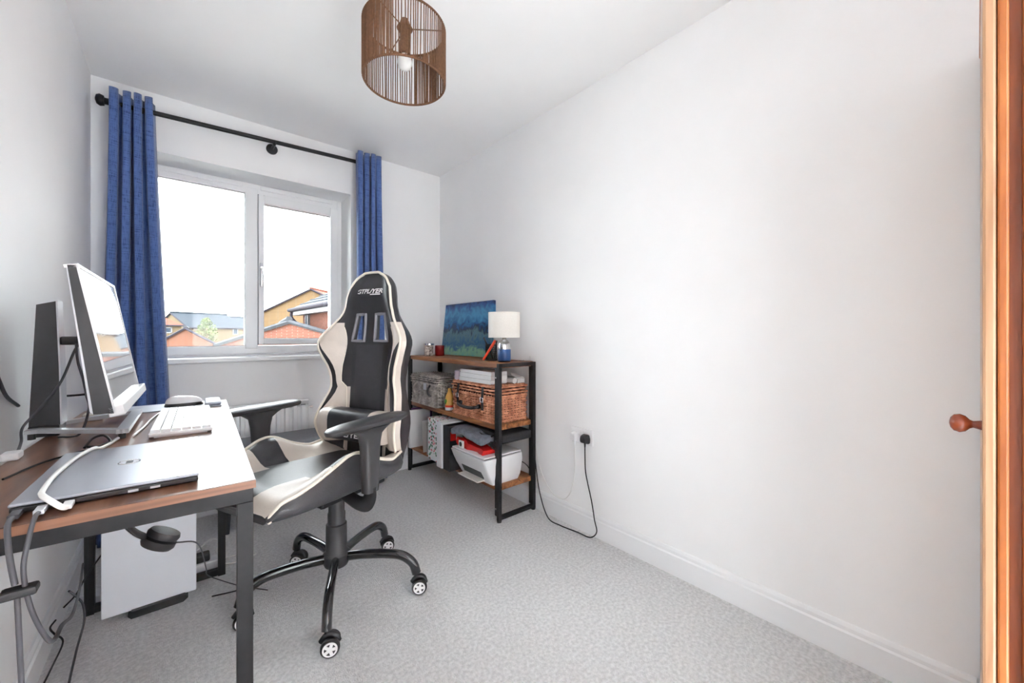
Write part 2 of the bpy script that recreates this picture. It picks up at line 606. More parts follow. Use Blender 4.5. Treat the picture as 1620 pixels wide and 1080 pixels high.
box(b, GX0, GX1, FY0 - 0.018, FY0 + 0.05, GZ1, SZ1, 0.004)
struct('window_sash', b, M['upvc'], win)
def rim(bm, x0, x1, z0, z1, y, w, d):
    box(bm, x0, x0 + w, y, y + d, z0, z1)
    box(bm, x1 - w, x1, y, y + d, z0, z1)
    box(bm, x0 + w, x1 - w, y, y + d, z0, z0 + w)
    box(bm, x0 + w, x1 - w, y, y + d, z1 - w, z1)
b = new(); rim(b, GX0 - 0.001, GX1 + 0.001, GZ0 - 0.001, GZ1 + 0.001, FY0 + 0.012, 0.004, 0.006)
rim(b, SX0 - 0.003, SX1 + 0.003, SZ0 - 0.003, SZ1 + 0.003, FY0 - 0.003, 0.004, 0.004)
rim(b, WX0 + 0.06, MX - 0.034, 0.988, 2.018, FY0 + 0.02, 0.005, 0.006)
struct('gasket', b, M['upvc_line'], win)
b = new(); box(b, WX0 + 0.06, MX - 0.034, FY0 + 0.028, FY0 + 0.034, 0.988, 2.018)
struct('window_pane', b, M['glass'], win)
b = new(); box(b, GX0 - 0.002, GX1 + 0.002, FY0 + 0.02, FY0 + 0.026, GZ0 - 0.002, GZ1 + 0.002)
struct('window_pane', b, M['glass'], win)
hd = new()
box(hd, 0.414, 0.432, FY0 - 0.030, FY0 - 0.018, 1.40, 1.55, 0.003)
hdl = struct('handle_plate', hd, M['silver'], win)
b = new(); box(b, 0.416, 0.430, FY0 - 0.055, FY0 - 0.040, 1.385, 1.51, 0.004)
tube(b, [(0.423, FY0 - 0.029, 1.515), (0.423, FY0 - 0.05, 1.515)], 0.009, 12)
struct('window_handle', b, M['chrome'], hdl, 40)
b = new(); box(b, WX0 - 0.05, WX1 + 0.05, YB - 0.03, YB, WZ0 - 0.028, WZ0, 0.006)
box(b, WX0, WX1, YB - 0.002, YG + 0.02, WZ0 - 0.022, WZ0 + 0.0)
struct('window_sill', b, M['gloss_white'], win)
b = new(); box(b, WX0, WX1, YG + 0.01, YG + 0.14, 0.86, 0.937)
struct('outer_sill', b, M['upvc'], win)

# ------------------------------------------------------------------ outside: neighbouring houses
M['brick_red'] = brick_mat('red_brick', lin(98, 56, 44), lin(84, 48, 38), lin(88, 80, 74))
M['brick_buff'] = brick_mat('buff_brick', lin(90, 72, 50), lin(84, 66, 46), lin(88, 76, 62))
M['brick_pale'] = brick_mat('pale_buff_brick', lin(88, 76, 58), lin(82, 70, 52), lin(86, 76, 64))
M['brick_or'] = brick_mat('orange_brick', lin(88, 54, 40), lin(78, 48, 36), lin(82, 68, 60))
M['roof_slate'] = mat('slate_roof_tiles', lin(36, 41, 47), 0.85, var=0.08, scale=6, stretch=(1, 1, 4), spec=0.08)
M['roof_grey'] = mat('grey_concrete_tiles', lin(56, 58, 62), 0.85, var=0.1, scale=5, spec=0.08)
M['roof_salmon'] = mat('salmon_clay_tiles', lin(84, 48, 38), 0.85, var=0.1, scale=5, spec=0.08)
M['fascia_dark'] = mat('dark_fascia', lin(40, 38, 44), 0.7, spec=0.05)
M['fascia_white'] = mat('white_fascia', lin(90, 90, 94), 0.5)
M['dark_glass'] = mat('dark_house_window', lin(40, 48, 58), 0.4, var=0.1, spec=0.1)
M['ground_bounce'] = mat('pale_bounce_ground', lin(160, 161, 154), 0.95, var=0.2, scale=0.3, color2=lin(176, 175, 170))  # ground colour lightened to bounce skylight up into the room
M['leaf'] = mat('yellow_green_leaves', lin(60, 74, 30), 0.7, var=0.3, scale=3, color2=lin(84, 96, 46))
M['bark'] = mat('bark', lin(96, 78, 60), 0.9)
GZ = -2.7
b = new(); box(b, -90, 90, 3.5, 150, GZ - 0.2, GZ)
struct('ground', b, M['ground_bounce'])

def flat(v, z):
    return Vector((v.x, v.y, z))

def quad_slab(bm, p, th):
    """roof plane through 4 points, thickness th downward"""
    n = (p[1] - p[0]).cross(p[3] - p[0]).normalized()
    if n.z < 0:
        n = -n
    A = [bm.verts.new(q) for q in p]
    B = [bm.verts.new(q - n * th) for q in p]
    bm.faces.new(A)
    bm.faces.new(B[::-1])
    for k in range(4):
        bm.faces.new((A[k], A[(k + 1) % 4], B[(k + 1) % 4], B[k]))

def gable_house(name, label, P0, P1, depth, ze, zr, wall, roof, fascia, over=0.25, course=0.0, base=GZ, vdir=None):
    """gable end from P0 to P1 (ground points), ridge running back by depth"""
    o0 = flat(P0, base)
    root = thing(name, label, 'house' if 'garage' not in name else 'garage', o0)
    u = (flat(P1, 0) - flat(P0, 0))
    w = u.length
    u.normalize()
    v = Vector((-u.y, u.x, 0))
    if v.dot(FW) < 0:
        v = -v
    if vdir is not None:
        v = vdir
    he, hr = ze - base, zr - base
    b = new()
    prof = [(0, 0), (w, 0), (w, he), (w / 2, hr), (0, he)]
    A = [b.verts.new(u * x + Vector((0, 0, z))) for x, z in prof]
    B = [b.verts.new(u * x + v * depth + Vector((0, 0, z))) for x, z in prof]
    b.faces.new(A); b.faces.new(B[::-1])
    for k in range(5):
        b.faces.new((A[k], A[(k + 1) % 5], B[(k + 1) % 5], B[k]))
    obj('wall', b, wall, root)
    sl = (hr - he) / (w / 2)
    for s in (0, 1):
        e = -over if s == 0 else w + over
        ez = he - over * sl
        pts = [u * e + v * -0.12 + Vector((0, 0, ez + 0.08)), u * (w / 2) + v * -0.12 + Vector((0, 0, hr + 0.08)),
               u * (w / 2) + v * (depth + 0.1) + Vector((0, 0, hr + 0.08)), u * e + v * (depth + 0.1) + Vector((0, 0, ez + 0.08))]
        b = new(); quad_slab(b, pts, 0.07)
        rf = obj('roof', b, roof, root)
        if course:                                   # courses of tiles as raised strips
            b = new()
            L = (pts[1] - pts[0]).length
            k = int(L / course)
            for i in range(1, k):
                t = i / k
                q = pts[0].lerp(pts[1], t)
                q2 = pts[3].lerp(pts[2], t)
                tube(b, [q + Vector((0, 0, 0.005)), q2 + Vector((0, 0, 0.005))], 0.022, 4)
            obj('tile_course', b, roof, rf, kind='stuff')
        b = new()                                    # verge
        tube(b, [pts[0] + v * -0.01 - Vector((0, 0, 0.05)), pts[1] + v * -0.01 - Vector((0, 0, 0.05))], 0.06, 4)
        obj('verge', b, fascia, root)
        b = new()
        tube(b, [pts[0] - Vector((0, 0, 0.06)), pts[3] - Vector((0, 0, 0.06))], 0.07, 6)
        obj('gutter', b, M['fascia_dark'], root)
    b = new(); tube(b, [u * (w / 2) + v * -0.12 + Vector((0, 0, hr + 0.1)), u * (w / 2) + v * (depth + 0.1) + Vector((0, 0, hr + 0.1))], 0.09, 6)
    obj('ridge_tile', b, roof, root)
    return root, u, v, o0

def house_window(root, o0, p, u, w, h, nrm):
    """window centred at world point p on a wall with direction u, outward normal nrm"""
    c = p - o0
    mt = axes(c, u, (0, 0, 1))
    b = new()
    for (x0, x1, z0, z1) in ((-w / 2, -w / 2 + 0.07, -h / 2, h / 2), (w / 2 - 0.07, w / 2, -h / 2, h / 2),
                             (-w / 2, w / 2, -h / 2, -h / 2 + 0.07), (-w / 2, w / 2, h / 2 - 0.07, h / 2), (-0.03, 0.03, -h / 2, h / 2)):
        if w < 0.6 and x0 == -0.03:
            continue
        box(b, x0, x1, z0, z1, -0.05, 0.05, mtx=mt)
    f = obj('window', b, M['fascia_white'], root)
    b = new(); box(b, -w / 2, w / 2, -h / 2, h / 2, -0.03, 0.03, mtx=mt)
    obj('window_pane', b, M['dark_glass'], f)

# salmon roofed house, left edge of the window
P1 = flat(at(290, 515, 28), 0)
P0 = P1 - Vector((P1.y, -P1.x, 0)).normalized() * 3.4      # eaves square to the sight line

o0 = flat(P0, GZ)
root = thing('house', 'buff house with salmon clay tile roof, seen beside the left curtain', 'house', o0)
u = P1 - P0; w = u.length; u.normalize()
v = Vector((-u.y, u.x, 0)); v = v if v.dot(FW) > 0 else -v
zE = at(290, 515, 28).z - GZ; zR = zE + 0.75
UVZ = Matrix((u, v, Vector((0, 0, 1)))).transposed().to_4x4()
b = new(); box(b, 0.1, w - 0.1, 0.1, 2.9, 0, zE, mtx=UVZ)
obj('wall', b, M['brick_pale'], root)
b = new()
E = [b.verts.new(UVZ @ Vector(p)) for p in ((-0.1, -0.1, zE), (w + 0.1, -0.1, zE), (w + 0.1, 3.1, zE), (-0.1, 3.1, zE))]
Rg = [b.verts.new(UVZ @ Vector(p)) for p in ((1.3, 1.5, zR), (w - 1.3, 1.5, zR))]
b.faces.new(E[::-1])
b.faces.new((E[0], E[1], Rg[1], Rg[0])); b.faces.new((E[1], E[2], Rg[1])); b.faces.new((E[2], E[3], Rg[0], Rg[1])); b.faces.new((E[3], E[0], Rg[0]))
obj('roof', b, M['roof_salmon'], root)
b = new(); tube(b, [UVZ @ Vector((-0.1, -0.12, zE)), UVZ @ Vector((w + 0.1, -0.12, zE))], 0.06, 6)
obj('gutter', b, M['fascia_dark'], root)
house_window(root, o0, o0 + u * (w - 0.85) + v * 0.09 + Vector((0, 0, at(275, 522, 27.5).z - GZ)), u, 0.5, 0.42, None)
# long slate roofed house with pale gable
P0, P1 = at(247, 520, 33.5), at(299, 518, 31)
r, u, v, o0 = gable_house('house', 'wide slate-roofed house with pale brick gable, behind the small tree', P0, P1, 4.2, at(299, 518, 31).z, at(271, 495.6, 32.3).z,
                          M['brick_pale'], M['roof_slate'], M['fascia_dark'], over=0.1, vdir=(flat(at(366, 518, 34), 0) - flat(P1, 0)).normalized())
ed = (flat(at(366, 518, 34), 0) - flat(P1, 0))
house_window(r, o0, flat(P1, 0) + ed.normalized() * 3.55 + Vector((0, 0, at(354, 524, 33.4).z)), ed.normalized(), 0.45, 0.55, None)
# right-hand far house
P0, P1 = at(345, 521, 47), at(377, 521, 44)
gable_house('house', 'far slate-roofed house with reddish gable, left of the window mullion', P0, P1, 9, at(377, 521, 44).z, at(361, 502, 45.5).z,
            M['brick_or'], M['roof_slate'], M['fascia_dark'], over=0.1, vdir=(flat(at(410, 520, 47), 0) - flat(P1, 0)).normalized())
# big buff gable
gable_house('house', 'big buff brick gable wall rising behind the garage roof', at(398, 503, 25), at(588, 503, 25), 9, at(398, 503, 25).z, at(493.7, 458.5, 25).z,
            M['brick_buff'], M['roof_salmon'], M['fascia_dark'], over=0.12)
# garages
gable_house('garage', 'brick garage gable with pale roof slope, low in the left pane', at(249, 540, 20.3), at(338, 544, 19.6), 6, at(338, 543.5, 19.6).z, at(293.7, 520, 20).z,
            M['brick_or'], M['roof_grey'], M['fascia_dark'], over=0.15, course=0.35, vdir=(flat(at(316, 529, 1), 0)).normalized())
gable_house('garage', 'brick garage with light grey tiled roof beside the red brick house', at(345, 545, 12.2), at(588, 545, 10.4), 4.5, at(345, 545.5, 12.2).z, at(470, 510.5, 11.3).z,
            M['brick_red'], M['roof_grey'], M['roof_grey'], over=0.1, course=0.33, vdir=(flat(at(408, 529, 1), 0)).normalized())
# near red brick house at the right of the window
P0, P1 = at(479.5, 529, 13.0), at(620, 529, 8.2)
o0 = flat(P0, GZ)
root = thing('house', 'red brick house with narrow window and black downpipe, at the right pane', 'house', o0)
u = (flat(P1, 0) - flat(P0, 0)); w = u.length; u.normalize()
v = Vector((-u.y, u.x, 0)); v = v if v.dot(FW) > 0 else -v
zE = at(479, 487.5, 13).z - GZ
UVZ = Matrix((u, v, Vector((0, 0, 1)))).transposed().to_4x4()
b = new(); box(b, 0, w, 0, 6, 0, zE, mtx=UVZ)
obj('wall', b, M['brick_red'], root)
e0 = u * -0.28 - v * 0.3 + Vector((0, 0, zE - 0.02))
e1 = u * (w + 0.3) - v * 0.3 + Vector((0, 0, zE - 0.02))
rr = v * 3.3 + Vector((0, 0, 1.75))
b = new(); quad_slab(b, [e0, e1, e1 + rr, e0 + rr], 0.1)
rf = obj('roof', b, M['roof_grey'], root)
b = new()
for i in range(1, 11):
    tube(b, [e0 + rr * (i / 11), e1 + rr * (i / 11)], 0.03, 4)
obj('tile_course', b, M['roof_slate'], rf, kind='stuff')
b = new(); tube(b, [e0 + Vector((0, 0, -0.05)) - v * 0.05, e1 + Vector((0, 0, -0.05)) - v * 0.05], 0.06, 8)
obj('gutter', b, M['fascia_dark'], root)
b = new(); box(b, -0.25, w + 0.2, -0.28, -0.02, zE - 0.24, zE - 0.1, mtx=UVZ)
obj('fascia', b, M['fascia_white'], root)
b = new(); tube(b, spline([e0 + Vector((0, 0, -0.08)) + u * 0.12, e0 + Vector((0, 0, -0.3)) + u * 0.14, u * 0.05 - v * 0.08 + Vector((0, 0, zE - 0.65)), u * 0.05 - v * 0.08 + Vector((0, 0, zE - 0.9))], 4) + [u * 0.05 - v * 0.08 + Vector((0, 0, 0.1))], 0.045, 8)
obj('downpipe', b, M['fascia_dark'], root, 40)
t_w = 0.62
house_window(root, o0, o0 + u * t_w + Vector((0, 0, at(493, 509, 12.3).z - GZ)) - v * 0.02, u, 0.3, 0.78, None)

# small tree
tb = at(327, 529, 27)
tr = thing('small_tree', 'small yellow-green tree in front of the wide slate-roofed house', 'tree', (tb.x, tb.y, GZ))
b = new(); tube(b, [(0, 0, 0), (0.03, 0, 1.6), (0.0, 0.02, 3.2), (0.02, 0, 4.4)], [0.07, 0.06, 0.045, 0.02], 8)
for k in range(7):
    a = k * 2.4
    tube(b, [(0.01, 0, 2.6 + 0.22 * k), (0.4 * math.cos(a), 0.4 * math.sin(a), 3.0 + 0.24 * k)], [0.025, 0.01], 5)
obj('trunk', b, M['bark'], tr, 60)
b = new()
for k in range(900):
    h = random.random()
    rad = 0.62 * math.sin(PI * min(1, 0.12 + h * 0.86)) ** 0.7 * (random.random() ** 0.5)
    a = random.random() * 2 * PI
    c = Vector((rad * math.cos(a), rad * math.sin(a), 2.9 + 2.0 * h))
    d1 = Vector((random.gauss(0, 1), random.gauss(0, 1), random.gauss(0, 1))).normalized() * 0.075
    d2 = d1.cross(Vector((random.gauss(0, 1), random.gauss(0, 1), random.gauss(0, 1)))).normalized() * 0.04
    b.faces.new([b.verts.new(c + d1), b.verts.new(c + d2), b.verts.new(c - d1), b.verts.new(c - d2)])
obj('foliage', b, M['leaf'], tr, kind='stuff')

# ------------------------------------------------------------------ radiator
RX0, RX1, RZ0, RZ1 = -0.02, 0.655, 0.14, 0.632
rad = thing('radiator', 'white panel radiator on the wall under the window', 'radiator', (RX0, YB, RZ0))
b = new()
pitch = 0.0475
nc = int((RX1 - RX0) / pitch)
prof = []
yb = -0.072
for k in range(nc):
    x = k * pitch + 0.004
    prof += [(x, yb + 0.02), (x + 0.008, yb + 0.02), (x + 0.014, yb), (x + 0.033, yb), (x + 0.0395, yb + 0.02)]
prof.append(((RX1 - RX0), yb + 0.02))
for z0, z1, inset in ((0.03, RZ1 - RZ0 - 0.045, 0), ):
    lo = [b.verts.new((x, y, z0)) for x, y in prof]
    hi = [b.verts.new((x, y, z1)) for x, y in prof]
    for k in range(len(prof) - 1):
        b.faces.new((lo[k], lo[k + 1], hi[k + 1], hi[k]))
    hi2 = [b.verts.new((x, yb + 0.006, z1 + 0.012)) for x, y in prof]
    lo2 = [b.verts.new((x, yb + 0.006, z0 - 0.012)) for x, y in prof]
    for k in range(len(prof) - 1):
        b.faces.new((hi[k], hi[k + 1], hi2[k + 1], hi2[k]))
        b.faces.new((lo2[k], lo2[k + 1], lo[k + 1], lo[k]))
box(b, 0, RX1 - RX0, yb + 0.022, yb + 0.04, 0.0, RZ1 - RZ0 - 0.02)
obj('panel', b, M['gloss_white'], rad, 25)
b = new(); box(b, -0.006, RX1 - RX0 + 0.006, yb + 0.004, -0.02, RZ1 - RZ0 - 0.022, RZ1 - RZ0, 0.003)
for x in (-0.006, RX1 - RX0):
    box(b, x, x + 0.006, yb + 0.004, -0.02, 0.03, RZ1 - RZ0 - 0.02)
obj('top_cover', b, M['gloss_white'], rad)
b = new()
for k in range(nc):
    box(b, k * pitch + 0.012, k * pitch + 0.04, yb + 0.002, yb + 0.006, RZ1 - RZ0 - 0.03, RZ1 - RZ0 - 0.025)
obj('grille_slots', b, M['upvc_line'], rad, kind='stuff')
b = new(); tube(b, [(RX1 - RX0 + 0.006, -0.045, RZ1 - RZ0 - 0.05), (RX1 - RX0 + 0.03, -0.045, RZ1 - RZ0 - 0.05)], 0.008, 10)
obj('bleed_valve', b, M['chrome'], rad, 40)
b = new(); box(b, 0.05, 0.58, -0.02, 0, 0.1, 0.4)
obj('wall_bracket', b, M['gloss_white'], rad)

# ------------------------------------------------------------------ curtains and pole
PY = 2.84
def pole_z(x):
    return 2.243 + (x + 0.273) * 0.038
pole = thing('curtain_pole', 'black curtain pole with round finials across the window', 'curtain pole', (0.44, YB, 2.26))
o = Vector((0.44, YB, 2.26))
b = new(); tube(b, [Vector((-0.27, PY, pole_z(-0.27))) - o, Vector((1.075, PY, pole_z(1.075))) - o], 0.0125, 14)
obj('pole', b, M['black_metal'], pole, 40)
for x, s in ((-0.27, -1), (1.075, 1)):
    b = new()
    tube(b, [Vector((x, PY, pole_z(x))) - o, Vector((x + s * 0.018, PY, pole_z(x))) - o, Vector((x + s * 0.02, PY, pole_z(x))) - o, Vector((x + s * 0.035, PY, pole_z(x))) - o,
             Vector((x + s * 0.047, PY, pole_z(x))) - o, Vector((x + s * 0.052, PY, pole_z(x))) - o], [0.016, 0.016, 0.024, 0.029, 0.022, 0.006], 18)
    obj('finial', b, M['black_metal'], pole, 50)
for x in (-0.15, 0.455, 1.02):
    b = new()
    z = pole_z(x)
    tube(b, [Vector((x, YB, z - 0.012)) - o, Vector((x, YB - 0.012, z - 0.012)) - o, Vector((x, YB - 0.018, z - 0.012)) - o], [0.032, 0.032, 0.024], 20)
    tube(b, [Vector((x, YB - 0.01, z - 0.012)) - o, Vector((x, PY, z - 0.012)) - o], 0.009, 10)
    tube(b, [Vector((x, PY + 0.019 * math.cos(a), z + 0.019 * math.sin(a))) - o for a in [PI * 0.95 + k * PI * 1.1 / 8 for k in range(9)]], 0.006, 8)
    obj('bracket', b, M['black_metal'], pole, 40)

def curtain(name, label, xa_top, xb_top, xa_bot, xb_bot, n_pl, z1f, flip, amp=0.045):
    root = thing(name, label, 'curtain', ((xa_top + xb_top) / 2, PY, 0.0))
    ox = (xa_top + xb_top) / 2
    rows, cols = 40, n_pl * 18
    b = new()
    V = []
    for i in range(rows + 1):
        t = i / rows                                # 0 top .. 1 bottom
        e = t ** 1.15
        xa = xa_top + (xa_bot - xa_top) * e
        xb = xb_top + (xb_bot - xb_top) * e
        row = []
        for j in range(cols + 1):
            s = j / cols
            ph = 2 * PI * n_pl * s + (0.0 if flip else 0.6)
            a = amp * (1 - 0.25 * t) * (0.85 + 0.2 * math.sin(3.1 * s * n_pl + 1.3))
            lobe = abs(math.sin(0.5 * ph + (0.18 * math.sin(2.2 * t + 3 * s)) * min(1, 8 * t))) ** 0.85
            y = a * (1.0 - 2.0 * lobe) * 1.15 + 0.006 * math.sin(9 * t + 11 * s) * t
            x = xa + (xb - xa) * s + 0.010 * math.sin(2 * ph) * (1 - 0.2 * t) + 0.005 * math.sin(4 * t + 5 * s)
            z = z1f(x) * (1 - t) + 0.012 * t
            row.append(b.verts.new((x - ox, y - 0.034 * (1 - t), z)))
        V.append(row)
    for i in range(rows):
        for j in range(cols):
            b.faces.new((V[i][j], V[i][j + 1], V[i + 1][j + 1], V[i + 1][j]))
    c = obj('fabric', b, M['curtain'], root, 80)
    md = c.modifiers.new('thickness', 'SOLIDIFY')
    md.thickness = 0.003
    return root
curtain('curtain', 'navy curtain at the left of the window, behind the monitor', -0.275, -0.095, -0.325, -0.02, 4, lambda x: pole_z(x) + 0.048, True)
curtain('curtain', 'navy curtain at the right of the window, behind the gaming chair', 0.94, 1.125, 0.95, 1.185, 4, lambda x: pole_z(x) + 0.05, False)

# ------------------------------------------------------------------ ceiling pendant
LC = Vector((0.652, 1.40, 0))
R_, ZT, ZB = 0.149, 2.228, 2.022
pend = thing('pendant_lamp', 'drum pendant lamp of brown twine strands hanging from the ceiling', 'lamp', (LC.x, LC.y, H))
oz = -H
def ring(bm, r, z, tr, seg=56):
    tube(bm, [(r * math.cos(2 * PI * k / seg), r * math.sin(2 * PI * k / seg), z) for k in range(seg)], tr, 6, closed=True)
b = new(); ring(b, R_, ZT + oz, 0.004)
obj('shade_ring', b, M['twine'], pend, 60)
b = new(); ring(b, R_, ZB + oz, 0.004)
obj('shade_ring', b, M['twine'], pend, 60)
b = new()
for k in range(3):
    a = 1.5 + k * 2 * PI / 3
    tube(b, [(0.028 * math.cos(a), 0.028 * math.sin(a), ZT + oz - 0.004), (R_ * math.cos(a), R_ * math.sin(a), ZT + oz)], 0.0022, 6)
ring(b, 0.026, ZT + oz - 0.004, 0.004, 24)
obj('spider_frame', b, M['twine'], pend, 60)
b = new()
k = 0
a = 0.0
while a < 2 * PI - 0.01:
    dense = (math.sin(a * 2.0 + 0.6) > 0.72)
    j = random.uniform(-0.006, 0.006)
    a2 = a + random.uniform(-0.02, 0.02)
    tube(b, [((R_ + 0.003) * math.cos(a + j), (R_ + 0.003) * math.sin(a + j), ZT + oz), ((R_ + 0.003) * math.cos(a2), (R_ + 0.003) * math.sin(a2), ZB + oz)], 0.0021, 5)
    a += 0.03 if dense else random.uniform(0.05, 0.074)
obj('twine_strands', b, M['twine'], pend, 60, kind='stuff')
b = new(); lathe(b, [(0.006, 0), (0.048, 0), (0.046, -0.02), (0.03, -0.03), (0.006, -0.032)], 24)
obj('ceiling_rose', b, M['white_plastic'], pend, 50)
b = new(); tube(b, [(0, 0, -0.03), (0, 0, ZT + oz + 0.03)], 0.003, 8)
obj('flex', b, M['cable_white'], pend, 60)
b = new(); lathe(b, [(0.005, ZT + oz + 0.035), (0.014, ZT + oz + 0.03), (0.022, ZT + oz + 0.006), (0.027, ZT + oz - 0.002), (0.025, ZT + oz - 0.012), (0.019, ZT + oz - 0.018), (0.018, ZT + oz - 0.05),
                  (0.02, ZT + oz - 0.055), (0.02, ZT + oz - 0.1), (0.012, ZT + oz - 0.104)], 24)
obj('lamp_holder', b, M['twine'], pend, 45)
b = new(); lathe(b, [(0.012, ZT + oz - 0.1), (0.019, ZT + oz - 0.11), (0.027, ZT + oz - 0.124), (0.028, ZT + oz - 0.136), (0.022, ZT + oz - 0.152), (0.011, ZT + oz - 0.16), (0.002, ZT + oz - 0.162)], 24)
obj('bulb', b, M['bulb'], pend, 60)

# ------------------------------------------------------------------ pine wardrobe, right foreground
wd = thing('wardrobe', 'orange pine wardrobe with a turned knob at the right foreground', 'wardrobe', (1.36, -0.3, 0))
wx = -1.36
wy = 0.3
def W(x0, x1, y0, y1, z0, z1, bev=0.003):
    return (x0 + wx, x1 + wx, y0 + wy, y1 + wy, z0, z1, bev)
b = new()
box(b, *W(1.052, 1.074, -0.58, -0.049, 0.03, 1.81))
box(b, *W(1.63, 1.652, -0.58, -0.049, 0.03, 1.81))
box(b, *W(1.074, 1.63, -0.58, -0.565, 0.03, 1.81))
box(b, *W(1.074, 1.63, -0.565, -0.05, 0.06, 0.08))
box(b, *W(1.048, 1.656, -0.585, -0.022, 0.0, 0.06))
box(b, *W(1.035, 1.665, -0.595, -0.004, 1.812, 1.845, 0.006))
obj('carcass', b, M['pine'], wd)
b = new()
box(b, *W(1.062, 1.105, -0.0495, -0.035, 0.06, 1.81, 0.0))
box(b, *W(1.60, 1.642, -0.0495, -0.035, 0.06, 1.81, 0.0))
obj('groove', b, M['pine_shade'], wd, kind='stuff')
for x0, x1 in ((1.052, 1.105), (1.60, 1.652)):
    b = new(); box(b, *W(x0, x1, -0.035, -0.0225, 0.06, 1.81, 0.003))
    obj('front_stile', b, M['pine'], wd)
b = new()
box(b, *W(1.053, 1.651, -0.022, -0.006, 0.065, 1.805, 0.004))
dr = obj('door', b, M['pine_sheen'], wd, label='pine door with sheen painted into its colour')
b = new()
mt = axes((1.085 + wx, -0.006 + wy, 0.905), (1, 0, 0), (0, 0, -1))
lathe(b, [(0.0085, 0), (0.0075, 0.004), (0.006, 0.010), (0.008, 0.014), (0.014, 0.019), (0.0168, 0.026), (0.015, 0.033), (0.009, 0.0375), (0.002, 0.039)], 24, mt)
obj('knob', b, M['knob_wood'], dr, 50)

# ------------------------------------------------------------------ wall socket and plugs
SY, SZ = 1.393, 0.512
sk = thing('wall_socket', 'white double wall socket beside the shelving unit', 'socket', (XR, SY, SZ))
b = new(); box(b, -0.009, 0, -0.073, 0.073, -0.043, 0.043, 0.004, 3)
obj('face_plate', b, M['white_plastic'], sk)
for y in (-0.008, 0.008):
    b = new(); box(b, -0.013, -0.008, y - 0.006, y + 0.006, 0.008, 0.03, 0.002)
    obj('switch', b, M['white_plastic'], sk)
def plug(name, label, y, m):
    t = thing(name, label, 'plug', (XR - 0.009, y, SZ - 0.006))
    b = new()
    poly = [(-0.024, -0.024), (0.024, -0.024), (0.027, 0.0), (0.02, 0.022), (-0.02, 0.022), (-0.027, 0.0)]
    A = [b.verts.new((0.0, u * 0.95, v)) for u, v in poly]
    B = [b.verts.new((-0.016, u, v)) for u, v in poly]
    Cc = [b.verts.new((-0.036, u * 0.72, v * 0.75)) for u, v in poly]
    b.faces.new(A); b.faces.new(Cc[::-1])
    for P, Q in ((A, B), (B, Cc)):
        for k in range(6):
            b.faces.new((P[k], P[(k + 1) % 6], Q[(k + 1) % 6], Q[k]))
    bmesh.ops.bevel(b, geom=b.edges[:], offset=0.003, segments=2, affect='EDGES')
    obj('plug_body', b, m, t, 40)
    b = new(); tube(b, [(-0.016, 0, -0.02), (-0.016, 0, -0.045)], [0.006, 0.0038], 10)
    obj('strain_relief', b, m, t, 50)
    return t
plug('plug', 'white plug in the left half of the wall socket', SY + 0.036, M['white_plastic'])
plug('plug', 'black plug in the right half of the wall socket', SY - 0.036, M['black_plastic'])
def cable(name, label, pts, r, m, n=8, cat='cable'):
    b = new(); tube(b, spline(pts, n), r, 8)
    return tag(obj(name, b, m, None, 60), label, cat)
cable('power_cable', 'black cable from the black plug down to the carpet and behind the shelves',
      [(XR - 0.025, SY - 0.036, 0.464), (XR - 0.024, SY - 0.036, 0.40), (XR - 0.022, SY - 0.038, 0.33), (XR - 0.024, SY - 0.055, 0.27), (XR - 0.028, SY - 0.085, 0.18), (XR - 0.032, SY - 0.105, 0.10),
       (XR - 0.04, SY - 0.125, 0.045), (XR - 0.05, SY - 0.09, 0.008), (XR - 0.055, SY - 0.01, 0.006), (XR - 0.07, SY + 0.10, 0.006), (XR - 0.065, SY + 0.20, 0.012), (XR - 0.03, SY + 0.30, 0.10),
       (XR - 0.022, SY + 0.345, 0.25), (XR - 0.022, SY + 0.37, 0.42)], 0.0032, M['cable_black'], 10)
cable('lamp_cable', 'white cable looping from the white plug to the skirting behind the shelves',
      [(XR - 0.025, SY + 0.036, 0.464), (XR - 0.022, SY + 0.036, 0.38), (XR - 0.02, SY + 0.045, 0.28), (XR - 0.02, SY + 0.075, 0.18), (XR - 0.02, SY + 0.13, 0.13), (XR - 0.02, SY + 0.21, 0.14),
       (XR - 0.02, SY + 0.29, 0.22), (XR - 0.018, SY + 0.35, 0.36), (XR - 0.018, SY + 0.38, 0.6), (XR - 0.014, SY + 0.41, 0.93)], 0.0024, M['cable_white'], 8)

# ------------------------------------------------------------------ shelving unit
SX_, SY0, SY1 = 1.387, 1.752, 2.888
BX = 1.652
sh = thing('shelving_unit', 'three-tier shelving unit with rustic boards and black metal frame by the wall', 'shelves', (1.52, 2.32, 0))
so = Vector((1.52, 2.32, 0))
def S(bm, x0, x1, y0, y1, z0, z1, bev=0.0):
    box(bm, x0 - so.x, x1 - so.x, y0 - so.y, y1 - so.y, z0, z1, bev)
T = 0.022
for ya, yb_ in ((SY0 - T / 2, SY0 + T / 2), (SY1 - T / 2, SY1 + T / 2)):
    b = new()
    S(b, SX_ - T / 2, SX_ + T / 2, ya, yb_, 0.006, 0.9, 0.002)
    S(b, BX - T / 2, BX + T / 2, ya, yb_, 0.006, 0.9, 0.002)
    S(b, SX_ + T / 2, BX - T / 2, ya, yb_, 0.878, 0.9, 0.002)
    S(b, SX_ + T / 2, BX - T / 2, ya, yb_, 0.012, 0.034, 0.002)
    obj('end_frame', b, M['black_metal'], sh)
